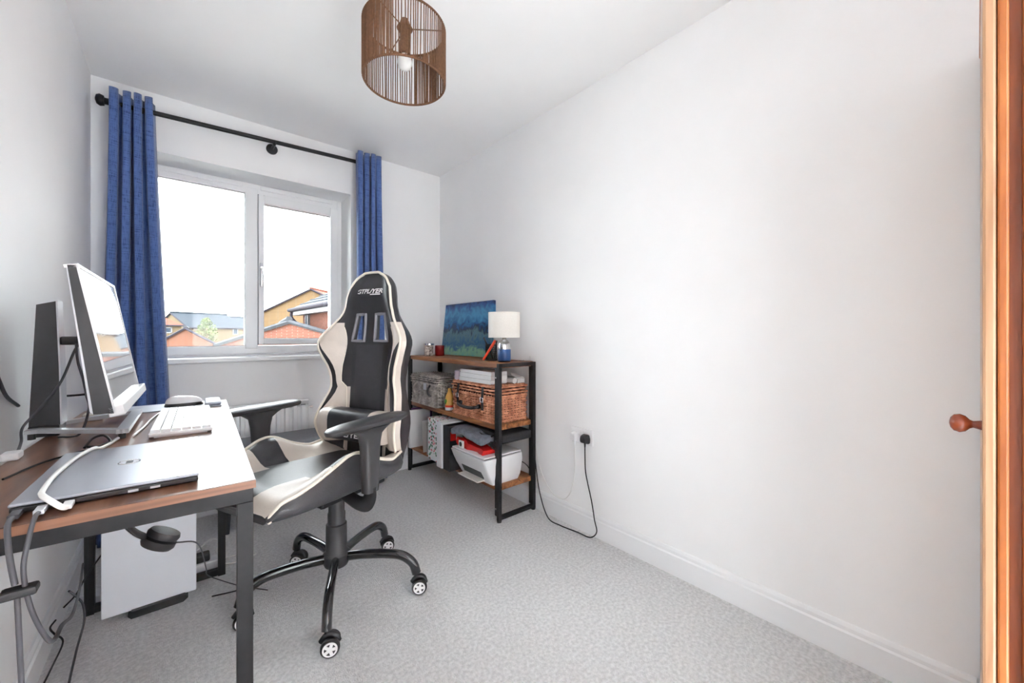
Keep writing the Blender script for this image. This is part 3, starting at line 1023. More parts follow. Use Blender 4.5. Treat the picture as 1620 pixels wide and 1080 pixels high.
for x in (SX_, BX):
    for y in (SY0 + 0.022, SY1 - 0.022):
        b = new(); S(b, x - 0.009, x + 0.009, y - 0.009, y + 0.009, 0.03, 0.876, 0.002)
        obj('post', b, M['black_metal'], sh)
        b = new(); tube(b, [(x - so.x, (SY0 if y < 2.3 else SY1) - so.y, 0), (x - so.x, (SY0 if y < 2.3 else SY1) - so.y, 0.008)], 0.014, 12)
        obj('foot', b, M['black_plastic'], sh, 40)
for z0, z1 in ((0.872, 0.902), (0.515, 0.545), (0.17, 0.2)):
    b = new(); S(b, SX_ + 0.001 if z1 > 0.8 else SX_ - 0.001, BX + 0.012, SY0 + T / 2 + 0.001, SY1 - T / 2 - 0.001, z0, z1, 0.003)
    obj('shelf', b, M['shelf_wood'], sh)
for z in (0.82, 0.46, 0.075):
    b = new(); tube(b, [(SX_ - 0.012 - so.x, SY0 + 0.012 - so.y, z), (SX_ - 0.0155 - so.x, SY0 + 0.012 - so.y, z)], 0.005, 10)
    obj('bolt', b, M['chrome'], sh, 40)
ZS1, ZS2, ZS3 = 0.902, 0.545, 0.2

# table lamp
tl = thing('table_lamp', 'small table lamp with white drum shade and blue base, top of the shelves', 'lamp', (1.483, 1.825, ZS1))
b = new(); lathe(b, [(0.036, 0), (0.0385, 0.003), (0.0385, 0.008), (0.036, 0.009)], 32)
obj('foot_ring', b, M['black_plastic'], tl, 40)
b = new(); lathe(b, [(0.037, 0.009), (0.0395, 0.012), (0.0395, 0.074), (0.038, 0.076)], 32)
obj('base', b, M['blue_glaze'], tl, 40)
b = new(); lathe(b, [(0.038, 0.076), (0.0385, 0.078), (0.037, 0.1), (0.031, 0.118), (0.02, 0.13), (0.013, 0.134), (0.012, 0.16)], 32)
obj('neck', b, M['chrome'], tl, 60)
b = new()
lathe(b, [(0.095, 0.147), (0.095, 0.295)], 40, cap=False)
lathe(b, [(0.0935, 0.295), (0.0935, 0.147)], 40, cap=False)
for z in (0.147, 0.295):
    ring(b, 0.0943, z, 0.0015, 40)
obj('shade', b, M['lamp_shade'], tl, 40)
b = new()
for k in range(3):
    tube(b, [(0.012 * math.cos(k * 2.09), 0.012 * math.sin(k * 2.09), 0.285), (0.093 * math.cos(k * 2.09), 0.093 * math.sin(k * 2.09), 0.29)], 0.0015, 5)
tube(b, [(0, 0, 0.155), (0, 0, 0.29)], 0.006, 8)
obj('shade_support', b, M['white_plastic'], tl, 50)
cable('lamp_flex', 'thin white flex trailing from the blue lamp base across the shelf',
      [(1.523, 1.82, ZS1 + 0.006), (1.56, 1.795, ZS1 + 0.003), (1.605, 1.80, ZS1 + 0.003), (1.645, 1.83, ZS1 + 0.003)], 0.0016, M['cable_grey'])

# canvas leaning on the wall
pc = thing('canvas_picture', 'unframed blue abstract canvas leaning against the wall on the top shelf', 'picture', (1.636, 2.487, ZS1))
tilt = math.atan2(0.045, 0.405)
pc.rotation_euler = (0, tilt, 0)
b = new(); box(b, -0.0155, 0.0155, -0.32, 0.32, 0.004, 0.405, 0.002)
obj('canvas', b, M['canvas'], pc)
b = new()
box(b, 0.0155, 0.0195, -0.31, 0.31, 0.01, 0.04); box(b, 0.0155, 0.0195, -0.31, 0.31, 0.37, 0.4)
obj('stretcher_bar', b, M['shelf_wood'], pc)

# candles
cj = thing('candle_jar', 'marbled glass candle jar with silver lid at the end of the top shelf', 'candle', (1.472, 2.735, ZS1))
b = new(); lathe(b, [(0.03, 0), (0.034, 0.004), (0.034, 0.076), (0.031, 0.08)], 28)
obj('jar', b, M['candle_label'], cj, 40)
b = new(); lathe(b, [(0.033, 0.08), (0.038, 0.082), (0.038, 0.094), (0.034, 0.096)], 28)
obj('lid', b, M['chrome'], cj, 40)
cr = thing('candle', 'dark red candle glass between the silver-lidded jar and the canvas', 'candle', (1.535, 2.68, ZS1))
b = new(); lathe(b, [(0.033, 0), (0.036, 0.004), (0.036, 0.078), (0.034, 0.08), (0.032, 0.078), (0.032, 0.06)], 28)
obj('glass', b, M['red_glass'], cr, 40)
b = new(); lathe(b, [(0.002, 0.06), (0.0315, 0.06), (0.0315, 0.062), (0.002, 0.062)], 20)
obj('wax', b, M['red_glass'], cr)

# pen pot, pens
pp = thing('pen_pot', 'black mesh pen pot in front of the canvas picture', 'pot', (1.50, 1.975, ZS1))
b = new()
for k in range(28):
    a = 2 * PI * k / 28
    for s in (1, -1):
        tube(b, [(0.036 * math.cos(a + s * 0.9 * t), 0.036 * math.sin(a + s * 0.9 * t), 0.004 + 0.094 * t) for t in (0, 0.33, 0.66, 1)], 0.0011, 4)
obj('mesh_wall', b, M['black_metal'], pp, 60, kind='stuff')
b = new(); ring(b, 0.037, 0.1, 0.003, 28); ring(b, 0.037, 0.004, 0.003, 28); lathe(b, [(0.001, 0.0), (0.037, 0.0), (0.037, 0.005), (0.001, 0.005)], 24)
obj('rim', b, M['black_metal'], pp, 50)
def pen(label, p0, p1, r, m, cat='pen'):
    b = new()
    d = (Vector(p1) - Vector(p0))
    tube(b, [Vector(p0) + d * t for t in (0, 0.04, 0.62, 0.64, 0.98, 1)], [r * 0.5, r, r, r * 1.15, r * 1.15, r * 0.7], 10)
    return tag(obj('pen', b, m, None, 45), label, cat)
pen('orange-red marker leaning across the front of the black pen pot', (1.436, 1.975, ZS1 + 0.006), (1.478, 1.905, ZS1 + 0.128), 0.0075, M['orange_red'])
pen('black pen standing in the mesh pen pot', (1.505, 1.965, ZS1 + 0.012), (1.482, 2.03, ZS1 + 0.145), 0.005, M['black_plastic'])
pen('charcoal pen standing upright in the mesh pen pot', (1.515, 1.96, ZS1 + 0.012), (1.528, 1.955, ZS1 + 0.125), 0.0045, M['grey_plastic'])

# wicker baskets
def rect_path(x0, x1, y0, y1, cr, step):
    """rounded rectangle perimeter as (pos, normal, s)"""
    pts = []
    def arc(cx, cy, a0):
        for k in range(4):
            a = a0 + (PI / 2) * k / 4
            pts.append((cx + cr * math.cos(a), cy + cr * math.sin(a)))
    arc(x1 - cr, y1 - cr, 0); arc(x0 + cr, y1 - cr, PI / 2); arc(x0 + cr, y0 + cr, PI); arc(x1 - cr, y0 + cr, 1.5 * PI)
    pts.append(pts[0])
    out = []
    carry = 0.0
    for (ax, ay), (bx, by) in zip(pts[:-1], pts[1:]):
        L = math.hypot(bx - ax, by - ay)
        d = carry
        while d < L:
            t = d / L
            out.append(((ax + (bx - ax) * t, ay + (by - ay) * t), ((by - ay) / L, -(bx - ax) / L)))
            d += step
        carry = d - L
    return out

def weave_rows(bm, x0, x1, y0, y1, z0, z1, n, pitch, amp, r, cr=0.012, taper=0.0):
    step = pitch / 3
    for i in range(n):
        z = z0 + (z1 - z0) * (i + 0.5) / n
        tp = taper * (1 - i / n)
        path = rect_path(x0 + tp, x1 - tp, y0 + tp, y1 - tp, cr, step)
        pts = []
        for k, ((px, py), (nx, ny)) in enumerate(path):
            o = amp * math.cos(PI * k / 3 + PI * i)
            pts.append(Vector((px - nx * o, py - ny * o, z + random.uniform(-0.0006, 0.0006))))
        tube(bm, pts, r, 5, closed=True)

def hamper(root, dx, dy, hz, lid, pitch, nrow, r, m, md):
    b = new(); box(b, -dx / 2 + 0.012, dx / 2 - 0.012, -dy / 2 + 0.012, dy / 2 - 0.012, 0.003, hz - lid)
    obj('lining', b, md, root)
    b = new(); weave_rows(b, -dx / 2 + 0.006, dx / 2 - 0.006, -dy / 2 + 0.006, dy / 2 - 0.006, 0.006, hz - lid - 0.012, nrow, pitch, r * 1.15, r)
    for (px, py), (nx, ny) in rect_path(-dx / 2 + 0.006, dx / 2 - 0.006, -dy / 2 + 0.006, dy / 2 - 0.006, 0.012, pitch):
        tube(b, [(px, py, 0.004), (px, py, hz - lid - 0.01)], r * 0.8, 5)
    obj('body_weave', b, m, root, 60, kind='stuff')
    b = new()
    for z in (hz - lid - 0.008, 0.008):
        path = rect_path(-dx / 2 + 0.003, dx / 2 - 0.003, -dy / 2 + 0.003, dy / 2 - 0.003, 0.012, 0.006)
        for s in (0, 1):
            pts = [Vector((px + nx * 0.005 * math.sin(k * 0.7 + s * PI), py + ny * 0.005 * math.sin(k * 0.7 + s * PI), z + 0.005 * math.cos(k * 0.7 + s * PI))) for k, ((px, py), (nx, ny)) in enumerate(path)]
            tube(b, pts, 0.0055, 5, closed=True)
    obj('plaited_border', b, m, root, 60, kind='stuff')
    b = new(); box(b, -dx / 2 + 0.01, dx / 2 - 0.01, -dy / 2 + 0.01, dy / 2 - 0.01, hz - lid + 0.004, hz - 0.008)
    lo = obj('lid', b, md, root)
    b = new(); weave_rows(b, -dx / 2, dx / 2, -dy / 2, dy / 2, hz - lid + 0.004, hz - 0.004, max(3, int(nrow * lid / (hz - lid))), pitch, r * 0.9, r)
    n2 = int(dx / (2.05 * r))
    for i in range(n2):
        x = -dx / 2 + 0.008 + (dx - 0.016) * (i + 0.5) / n2
        k2 = int(dy / (pitch / 2))
        tube(b, [(x, -dy / 2 + 0.005 + (dy - 0.01) * k / k2, hz - 0.006 + r * 0.7 * math.cos(PI * k / 2 + PI * i)) for k in range(k2 + 1)], r, 5)
    obj('lid_weave', b, m, lo, 60, kind='stuff')
    return lo

hp = thing('wicker_hamper', 'terracotta wicker hamper with dark leather straps on the middle shelf', 'basket', (1.52, 2.035, ZS2))
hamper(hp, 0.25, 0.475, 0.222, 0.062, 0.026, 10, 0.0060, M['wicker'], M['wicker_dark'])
for y in (0.145, -0.125):
    b = new()
    pts = [(-0.132, y, 0.205), (-0.136, y, 0.17), (-0.139, y, 0.14), (-0.14, y - 0.003, 0.10), (-0.143, y - 0.006, 0.07)]
    for k in range(len(pts) - 1):
        p, q = Vector(pts[k]), Vector(pts[k + 1])
        d = q - p
        mt = axes((p + q) / 2, (0, 1, 0), d)
        box(b, -0.010, 0.010, -d.length / 2 - 0.001, d.length / 2 + 0.001, -0.0015, 0.0015, mtx=mt)
    st = obj('strap', b, M['strap'], hp, label='dark leather strap')
    b = new(); tube(b, [(-0.143, y + 0.014 * sx, 0.13 + 0.012 * sz) for sx, sz in ((-1, -1), (1, -1), (1, 1), (-1, 1))], 0.0022, 6, closed=True)
    obj('buckle', b, M['chrome'], st, 50)
    b = new(); lathe(b, [(0.002, 0), (0.014, 0), (0.014, 0.012), (0.008, 0.016), (0.002, 0.017)], 12, axes((-0.134, y + 0.035 * (1 if y > 0 else -1) * -1, 0.085), (0, 1, 0), (0, 0, 1)) @ Matrix.Rotation(PI, 4, 'Y'))
    obj('handle_mount', b, M['strap'], hp, 40)
b = new(); tube(b, spline([(-0.135, 0.115, 0.09), (-0.165, 0.10, 0.082), (-0.172, 0.06, 0.076), (-0.173, 0.01, 0.074), (-0.172, -0.04, 0.075), (-0.165, -0.08, 0.08), (-0.135, -0.095, 0.088)], 6), 0.0095, 10)
obj('handle', b, M['strap'], hp, 50, label='dark leather carrying handle')

gb = thing('wicker_basket', 'whitewashed grey wicker basket at the far end of the middle shelf', 'basket', (1.50, 2.655, ZS2))
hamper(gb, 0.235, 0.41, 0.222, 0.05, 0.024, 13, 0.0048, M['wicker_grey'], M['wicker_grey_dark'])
for y in (0.1, -0.115):
    b = new(); tube(b, spline([(-0.124, y, 0.155), (-0.142, y, 0.13), (-0.145, y - 0.006, 0.10), (-0.124, y - 0.008, 0.075)], 5), 0.0075, 8)
    obj('handle', b, M['wicker_grey'] if y > 0 else M['strap'], gb, 50)
b = new(); box(b, -0.128, -0.121, -0.06, -0.02, 0.115, 0.165, 0.003)
obj('clasp', b, M['silver'], gb, label='silver clasp')

bt = thing('sauce_bottle', 'amber bottle with green leaf label between the two baskets', 'bottle', (1.425, 2.352, ZS2))
b = new(); lathe(b, [(0.028, 0), (0.031, 0.004), (0.031, 0.022)], 24)
obj('white_band', b, M['white_plastic'], bt, 40)
b = new(); lathe(b, [(0.031, 0.022), (0.0312, 0.036)], 24, cap=False)
obj('orange_band', b, M['orange_red'], bt, 40)
b = new(); lathe(b, [(0.031, 0.036), (0.031, 0.08), (0.024, 0.105), (0.013, 0.125), (0.012, 0.15), (0.002, 0.151)], 24, cap=False)
obj('bottle_body', b, M['yellow_liquid'], bt, 50)
b = new(); mt = axes((-0.0318, -0.002, 0.06), (0, -1, 0), (0, 0, 1))
prism(b, [(-0.016, -0.004), (0, -0.018), (0.016, 0.006), (0.004, 0.02), (-0.012, 0.014)], 'Z', -0.001, 0.001, mt)
obj('leaf_label', b, M['green_print'], bt)

# things on the hamper
ZH = ZS2 + 0.223
bx = thing('white_box_file', 'stack of white flat box files lying on the terracotta hamper', 'box file', (1.50, 2.02, ZH))
for k, (z0, z1) in enumerate(((0.0, 0.024), (0.025, 0.052), (0.053, 0.074))):
    b = new(); box(b, -0.098 + 0.003 * k, 0.03, -0.165, 0.175 - 0.003 * k, z0, z1, 0.002)
    obj('folder', b, M['paper'], bx)
b = new(); tube(b, [(1.545, 1.80, ZH + 0.019), (1.545, 2.0, ZH + 0.019)], 0.017, 16)
tag(obj('paper_roll', b, M['paper_grey'], None, 40), 'rolled pale grey paper at the near end of the hamper lid', 'roll')
b = new(); box(b, 1.575, 1.635, 1.81, 2.2, ZH, ZH + 0.03, 0.004)
tag(obj('grey_folder', b, M['paper_grey'], None), 'flat grey folder by the wall on the terracotta hamper', 'folder')
b = new()
pg = [b.verts.new(p) for p in ((1.57, 1.80, ZH + 0.032), (1.63, 1.81, ZH + 0.036), (1.635, 1.9, ZH + 0.05), (1.585, 1.89, ZH + 0.058), (1.56, 1.85, ZH + 0.05))]
b.faces.new(pg)
o = obj('paper_sheet', b, M['paper'], None)
md = o.modifiers.new('thickness', 'SOLIDIFY'); md.thickness = 0.002
tag(o, 'crumpled white sheet on the grey folder beside the rear post', 'paper')
b = new(); tube(b, [(1.415, 2.235, ZH), (1.415, 2.235, ZH + 0.055), (1.415, 2.235, ZH + 0.06)], [0.02, 0.02, 0.012], 16)
tag(obj('small_jar', b, M['lilac'], None, 40), 'small lilac-grey jar at the far end of the hamper lid', 'jar')

# bottom shelf
b = new(); box(b, -0.085, 0.085, -0.015, 0.015, 0, 0.285, 0.002)
o = tag(obj('brochure_box', b, M['paper'], None), 'plain white upright box at the far end of the bottom shelf', 'box')
o.location = (1.425, 2.80, ZS3)
b = new(); box(b, -0.08, 0.09, -0.01, 0.01, 0, 0.292, 0.002)
o = tag(obj('purple_folder', b, M['purple'], None), 'purple folder standing behind the white upright box', 'folder')
o.location = (1.462, 2.842, ZS3)
for k, (x, y, lean, label) in enumerate(((1.455, 2.62, 0.12, 'loose pale leaflet leaning behind the floral box file'), (1.45, 2.555, 0.10, 'crumpled cream leaflet leaning nearest the floral box file'))):
    b = new(); box(b, -0.09, 0.1, -0.002, 0.002, 0, 0.225, 0.0)
    bmesh.ops.subdivide_edges(b, edges=b.edges[:], cuts=4, use_grid_fill=True)
    for q in b.verts:
        q.co.y += 0.012 * math.sin(q.co.x * 30 + k * 2) * q.co.z / 0.2 + 0.004 * math.sin(q.co.z * 60)
    o = tag(obj('leaflet', b, M['paper_grey'], None, 60), label, 'paper')
    o.location = (x, y, ZS3 + 0.001)
    o.rotation_euler = (-lean, 0, 0)
fb = thing('floral_box_file', 'box file with red and green floral print on the bottom shelf', 'box file', (1.415, 2.40, ZS3))
b = new(); box(b, -0.085, 0.085, -0.075, 0.085, 0, 0.288, 0.003)
obj('case', b, M['floral'], fb)
wb = thing('ring_binder', 'thick white ring binder beside the floral box file', 'binder', (1.43, 2.264, ZS3))
b = new()
box(b, -0.135, 0.13, -0.032, -0.0285, 0, 0.292, 0.001); box(b, -0.135, 0.13, 0.0285, 0.032, 0, 0.292, 0.001)
box(b, -0.138, -0.1345, -0.032, 0.032, 0, 0.292, 0.001)
obj('cover', b, M['white_plastic'], wb)
b = new(); box(b, -0.13, 0.12, -0.026, 0.026, 0.004, 0.285)
obj('paper_block', b, M['paper'], wb)
bb = thing('magazine_file', 'black open magazine file between the white binder and the printer', 'magazine file', (1.43, 2.185, ZS3))
b = new()
box(b, -0.13, 0.13, 0.036, 0.04, 0, 0.282); box(b, -0.13, -0.126, -0.04, 0.036, 0, 0.282); box(b, -0.126, 0.13, -0.04, 0.036, 0, 0.004)
box(b, 0.126, 0.13, -0.04, 0.036, 0.004, 0.25); box(b, -0.126, 0.13, -0.04, -0.036, 0.004, 0.10)
box(b, -0.126, 0.126, 0.0, 0.032, 0.006, 0.27)
obj('case', b, M['black_plastic'], bb)
b = new(); box(b, -0.10, -0.06, -0.003, 0.0, 0.18, 0.24)
obj('red_cover', b, M['red_plastic'], bb, label='red picture panel')
b = new(); box(b, -0.058, -0.01, -0.003, 0.0, 0.18, 0.23)
obj('white_cover', b, M['paper'], bb, label='white picture panel')
b = new(); box(b, 1.52, 1.63, 2.40, 2.52, ZS3, ZS3 + 0.30, 0.003)
tag(obj('teal_box', b, M['teal'], None), 'pale teal box behind the floral box file by the wall', 'box')

# printer
pr = thing('printer', 'white inkjet printer with curved front at the near end of the bottom shelf', 'printer', (1.44, 1.945, ZS3))
b = new()
prof = [(-0.072, 0.0), (-0.085, 0.02), (-0.115, 0.075), (-0.137, 0.125), (-0.15, 0.158), (0.14, 0.158), (0.145, 0.12), (0.14, 0.03), (0.125, 0.0)]
n = 7
rows = []
for k, t in enumerate((-1, -0.965, -0.88, 0, 0.88, 0.965, 1)):
    s = {1: 0.93, 0.965: 0.978, 0.88: 1.0, 0: 1.0}[abs(t)]
    hw = 0.178
    rows.append([b.verts.new((-0.0 + (x - 0.0) * s if x < 0 else x * s, t * (hw - 0.02 * (1 - min(z / 0.1, 1))), z * (1 if z < 0.1 else 1) + 0.0)) for x, z in prof])
for A, B in zip(rows[:-1], rows[1:]):
    for k in range(len(prof)):
        b.faces.new((A[k], A[(k + 1) % len(prof)], B[(k + 1) % len(prof)], B[k]))
b.faces.new(rows[0]); b.faces.new(rows[-1][::-1])
obj('body', b, M['white_plastic'], pr, 50)
b = new(); box(b, -0.135, 0.13, -0.165, 0.165, 0.158, 0.163, 0.002)
obj('lid_gap', b, M['black_plastic'], pr)
b = new(); box(b, -0.142, 0.135, -0.168, 0.168, 0.163, 0.172, 0.003)
obj('scanner_lid', b, M['white_plastic'], pr)
mt = axes((-0.1045, 0.0, 0.052), (0, -1, 0), (-0.45, 0, 0.89))
b = new(); box(b, -0.10, 0.10, -0.026, 0.022, -0.004, 0.0016, mtx=mt)
obj('output_slot', b, M['grey_plastic'], pr)
b = new(); box(b, -0.137, -0.07, -0.095, 0.11, 0.012, 0.02, 0.003)
obj('output_tray', b, M['offwhite'], pr)
b = new(); lathe(b, [(0.001, 0), (0.009, 0), (0.009, 0.001), (0.001, 0.001)], 20, axes((-0.1265, 0.02, 0.105), (0, -1, 0), (-0.4, 0, 0.92)))
obj('emblem', b, M['silver'], pr, label='small grey round emblem')
# red packet on the printer
rp_ = thing('red_packet', 'crumpled glossy red packet with white panel lying on the printer lid', 'packet', (1.375, 1.955, ZS3 + 0.172))
b = new(); box(b, -0.05, 0.05, -0.13, 0.15, 0, 0.045)
bmesh.ops.subdivide_edges(b, edges=b.edges[:], cuts=6, use_grid_fill=True)
for q in b.verts:
    k = (q.co.y + 0.13) / 0.28
    q.co.z *= 0.55 + 0.55 * k + 0.18 * math.sin(q.co.y * 70) * math.cos(q.co.x * 50)
    q.co.x *= 0.86 + 0.2 * math.sin(q.co.y * 40 + q.co.z * 60)
pk = obj('wrapper', b, M['red_plastic'], rp_, 40)
b = new(); box(b, -0.066, -0.055, 0.055, 0.10, 0.004, 0.046, 0.001)
obj('white_panel', b, M['paper'], rp_, label='white printed panel')
b = new(); lathe(b, [(0.004, 0), (0.014, 0), (0.014, 0.001), (0.004, 0.001)], 16, axes((-0.0665, 0.078, 0.026), (0, -1, 0), (0, 0, 1)))
obj('printed_ring', b, M['black_plastic'], rp_, label='black printed ring')
# laptop bag and folded cloth
lb = thing('laptop_bag', 'flat black nylon laptop bag lying above the printer', 'bag', (1.50, 1.95, ZS3 + 0.232))
b = new(); box(b, -0.085, 0.15, -0.19, 0.19, 0, 0.052, 0.014, 3)
bmesh.ops.subdivide_edges(b, edges=[e for e in b.edges if e.calc_length() > 0.1], cuts=8, use_grid_fill=True)
for q in b.verts:
    q.co.z += 0.006 * math.sin(q.co.y * 22 + 1) * math.cos(q.co.x * 15)
obj('bag_body', b, M['black_cloth'], lb, 60)
b = new(); tube(b, spline([(-0.09, -0.19, 0.03), (-0.11, -0.17, 0.0), (-0.105, -0.145, -0.03), (-0.115, -0.12, -0.01), (-0.1, -0.10, 0.03)], 5), 0.006, 8)
tube(b, spline([(-0.09, 0.02, 0.052), (-0.112, 0.0, 0.04), (-0.116, -0.05, 0.035), (-0.112, -0.10, 0.03), (-0.09, -0.12, 0.045)], 5), 0.006, 8)
obj('strap', b, M['black_cloth'], lb, 60)
b = new(); box(b, -0.10, 0.10, -0.005, 0.002, 0.022, 0.026)
obj('zip', b, M['cable_grey'], lb)
fc = new(); box(fc, -0.05, 0.06, -0.15, 0.17, 0, 0.04, 0.012, 3)
bmesh.ops.subdivide_edges(fc, edges=[e for e in fc.edges if e.calc_length() > 0.04], cuts=8, use_grid_fill=True)
for q in fc.verts:
    q.co.z += 0.012 * math.sin(q.co.y * 16 + 0.5) + 0.006 * math.sin(q.co.y * 45 + q.co.x * 50)
    q.co.x += 0.008 * math.sin(q.co.y * 38)
o = tag(obj('folded_cloth', fc, M['grey_cloth'], None, 60), 'grey folded cloth bundle in front of the laptop bag above the red packet', 'cloth')
o.location = (1.36, 1.985, ZS3 + 0.24)
cable('printer_cable', 'black cable behind the printer on the bottom shelf',
      [(1.58, 1.86, ZS3 + 0.09), (1.61, 1.83, ZS3 + 0.085), (1.64, 1.80, ZS3 + 0.06), (1.655, 1.775, ZS3 + 0.02)], 0.003, M['cable_black'])

# ------------------------------------------------------------------ grey stool by the radiator
stl = thing('footstool', 'low grey upholstered stool with black tapered legs under the window', 'stool', (0.43, 2.70, 0))
b = new(); box(b, -0.28, 0.28, -0.145, 0.135, 0.13, 0.40, 0.02, 3)
obj('body', b, M['stool'], stl, 40)
b = new(); box(b, -0.285, 0.285, -0.15, 0.14, 0.402, 0.452, 0.022, 3)
obj('seat_pad', b, M['stool'], stl, 40)
for x in (-0.235, 0.235):
    for y in (-0.115, 0.105):
        b = new(); tube(b, [(x, y, 0.0), (x, y, 0.132)], [0.010, 0.019], 12)
        obj('leg', b, M['black_plastic'], stl, 40)

# ------------------------------------------------------------------ desk
DR = math.radians(-2.0)
dk = thing('desk', 'walnut-topped desk with black steel legs along the left wall', 'desk', (-0.08, 1.573, 0), DR)
LH, WH, DZT = 0.626, 0.22, 0.773
b = new(); box(b, -WH, WH, -LH + 0.001, LH - 0.001, DZT - 0.016, DZT, 0.0015)
top = obj('desktop', b, M['desk_wood'], dk)
b = new(); box(b, -WH, WH, -LH - 0.0005, -LH + 0.0015, DZT - 0.0155, DZT - 0.0008)
obj('edge_band', b, M['desk_edge'], top)
q = 0.0135
for s in (-1, 1):
    yc = s * (LH - 0.02)
    b = new(); box(b, -WH + 0.004, WH - 0.004, yc - q, yc + q, DZT - 0.016 - 0.028, DZT - 0.016, 0.001)
    obj('top_rail', b, M['black_metal'], dk)
    b = new(); box(b, -WH + 0.004 + 2 * q, WH - 0.004 - 2 * q, yc - q, yc + q, 0.004, 0.03, 0.001)
    obj('foot_rail', b, M['black_metal'], dk)
    for x in (-1, 1):
        xc = x * (WH - 0.004 - q)
        b = new(); box(b, xc - q, xc + q, yc - q, yc + q, 0.0, DZT - 0.044, 0.001)
        obj('leg', b, M['black_metal'], dk)
for x in (-1,):
    b = new(); box(b, x * (WH - 0.02) - q, x * (WH - 0.02) + q, -LH + 0.04, LH - 0.04, DZT - 0.044, DZT - 0.016, 0.001)
    obj('side_rail', b, M['black_metal'], dk)

# monitor
mon = thing('monitor', 'white-bezelled monitor with glossy screen standing on the desk', 'monitor', (-0.276, 1.72, DZT), math.radians(-1.3))
mo = Vector((-0.28, 1.72, DZT))
def rel(x, y, z):
    return Vector((x, y, z)) - mo
MY0, MY1 = 1.40, 1.957
# profile in XZ: front plane from (xb, zb) to (xt, zt); wedge back
xt, zt, xb_, zb = -0.187, 1.234, -0.122, 0.868
b = new()
bk = [(xt - 0.014, zt - 0.002), (xb_ - 0.036, zb + 0.002)]
poly = [(xt, zt), (xb_, zb), bk[1], bk[0]]
prism(b, [(x - mo.x, z - mo.z) for x, z in poly], 'Y', MY0 - mo.y, MY1 - mo.y)
obj('casing', b, M['grey_plastic'], mon)
b = new(); prism(b, [(bk[0][0] - mo.x - 0.002, bk[0][1] - mo.z - 0.004), (bk[0][0] - mo.x, bk[0][1] - mo.z), (bk[1][0] - mo.x, bk[1][1] - mo.z), (bk[1][0] - mo.x - 0.006, bk[1][1] - mo.z + 0.006)], 'Y', MY0 - mo.y + 0.002, MY1 - mo.y - 0.002)
obj('back_cover', b, M['silver'], mon)
fd = Vector((xb_ - xt, 0, zb - zt)).normalized()       # down the screen
mt = axes(rel(xt, (MY0 + MY1) / 2, zt), (0, 1, 0), -fd)   # x along Y, y up the screen, z = outwards
if (mt @ Vector((0, 0, 1)) - mt @ Vector((0, 0, 0))).x < 0:
    mt = axes(rel(xt, (MY0 + MY1) / 2, zt), (0, -1, 0), -fd)
LS = math.hypot(xb_ - xt, zb - zt)
HWm = (MY1 - MY0) / 2
b = new(); box(b, -HWm + 0.006, HWm - 0.006, -LS + 0.018, -0.006, 0.0005, 0.002, mtx=mt)
obj('screen', b, M['screen'], mon, label='dark glossy screen reflecting the window')
b = new()
box(b, -HWm, -HWm + 0.006, -LS, 0, 0.0, 0.004, mtx=mt); box(b, HWm - 0.006, HWm, -LS, 0, 0.0, 0.004, mtx=mt)
box(b, -HWm, HWm, -0.006, 0.002, -0.02, 0.004, mtx=mt)
obj('bezel', b, M['white_plastic'], mon)
b = new(); box(b, -HWm, HWm, -LS - 0.008, -LS + 0.019, -0.01, 0.02, 0.003, mtx=mt)
obj('chin_bar', b, M['white_plastic'], mon, label='white bar below the screen')
b = new()
cp = [(-0.330, 0.03), (-0.270, 0.03), (-0.273, 0.20), (-0.279, 0.39), (-0.316, 0.378)]
prism(b, [(x - mo.x, z) for x, z in cp], 'Y', 1.73 - mo.y, 1.79 - mo.y)
obj('stand_column', b, M['grey_plastic'], mon)
b = new(); prism(b, [(x - mo.x, z) for x, z in [(-0.270, 0.03), (-0.2665, 0.03), (-0.2695, 0.20), (-0.2755, 0.392), (-0.279, 0.39), (-0.273, 0.20)]], 'Y', 1.729 - mo.y, 1.791 - mo.y)
obj('column_trim', b, M['silver'], mon)
b = new(); box(b, -0.272 - mo.x, -0.178 - mo.x, 1.74 - mo.y, 1.78 - mo.y, 0.262, 0.287, 0.003)
obj('arm', b, M['black_plastic'], mon)
def bar(bm, p, q, w, z0, z1):
    p = Vector((p[0], p[1], 0)); q = Vector((q[0], q[1], 0))
    d = (q - p).normalized(); nn = Vector((-d.y, d.x, 0)) * (w / 2)
    prism(bm, [((v_.x - mo.x), (v_.y - mo.y)) for v_ in (p + nn, p - nn, q - nn, q + nn)], 'Z', z0, z1)
b = new()
bar(b, (-0.122, 1.548), (-0.122, 1.926), 0.026, 0.016, 0.028)
bar(b, (-0.115, 1.552), (-0.318, 1.715), 0.022, 0.0163, 0.0277)
bar(b, (-0.115, 1.922), (-0.318, 1.79), 0.022, 0.0163, 0.0277)
bar(b, (-0.318, 1.69), (-0.318, 1.815), 0.024, 0.0165, 0.0275)
obj('base_frame', b, M['silver'], mon)
b = new()
for x, y in ((-0.124, 1.565), (-0.124, 1.91), (-0.318, 1.70), (-0.318, 1.805)):
    tube(b, [(x - mo.x, y - mo.y, 0.0), (x - mo.x, y - mo.y, 0.018)], 0.008, 10)
box(b, -0.33 - mo.x, -0.27 - mo.x, 1.72 - mo.y, 1.80 - mo.y, 0.0, 0.032, 0.003)
obj('foot', b, M['black_plastic'], mon, kind='stuff')

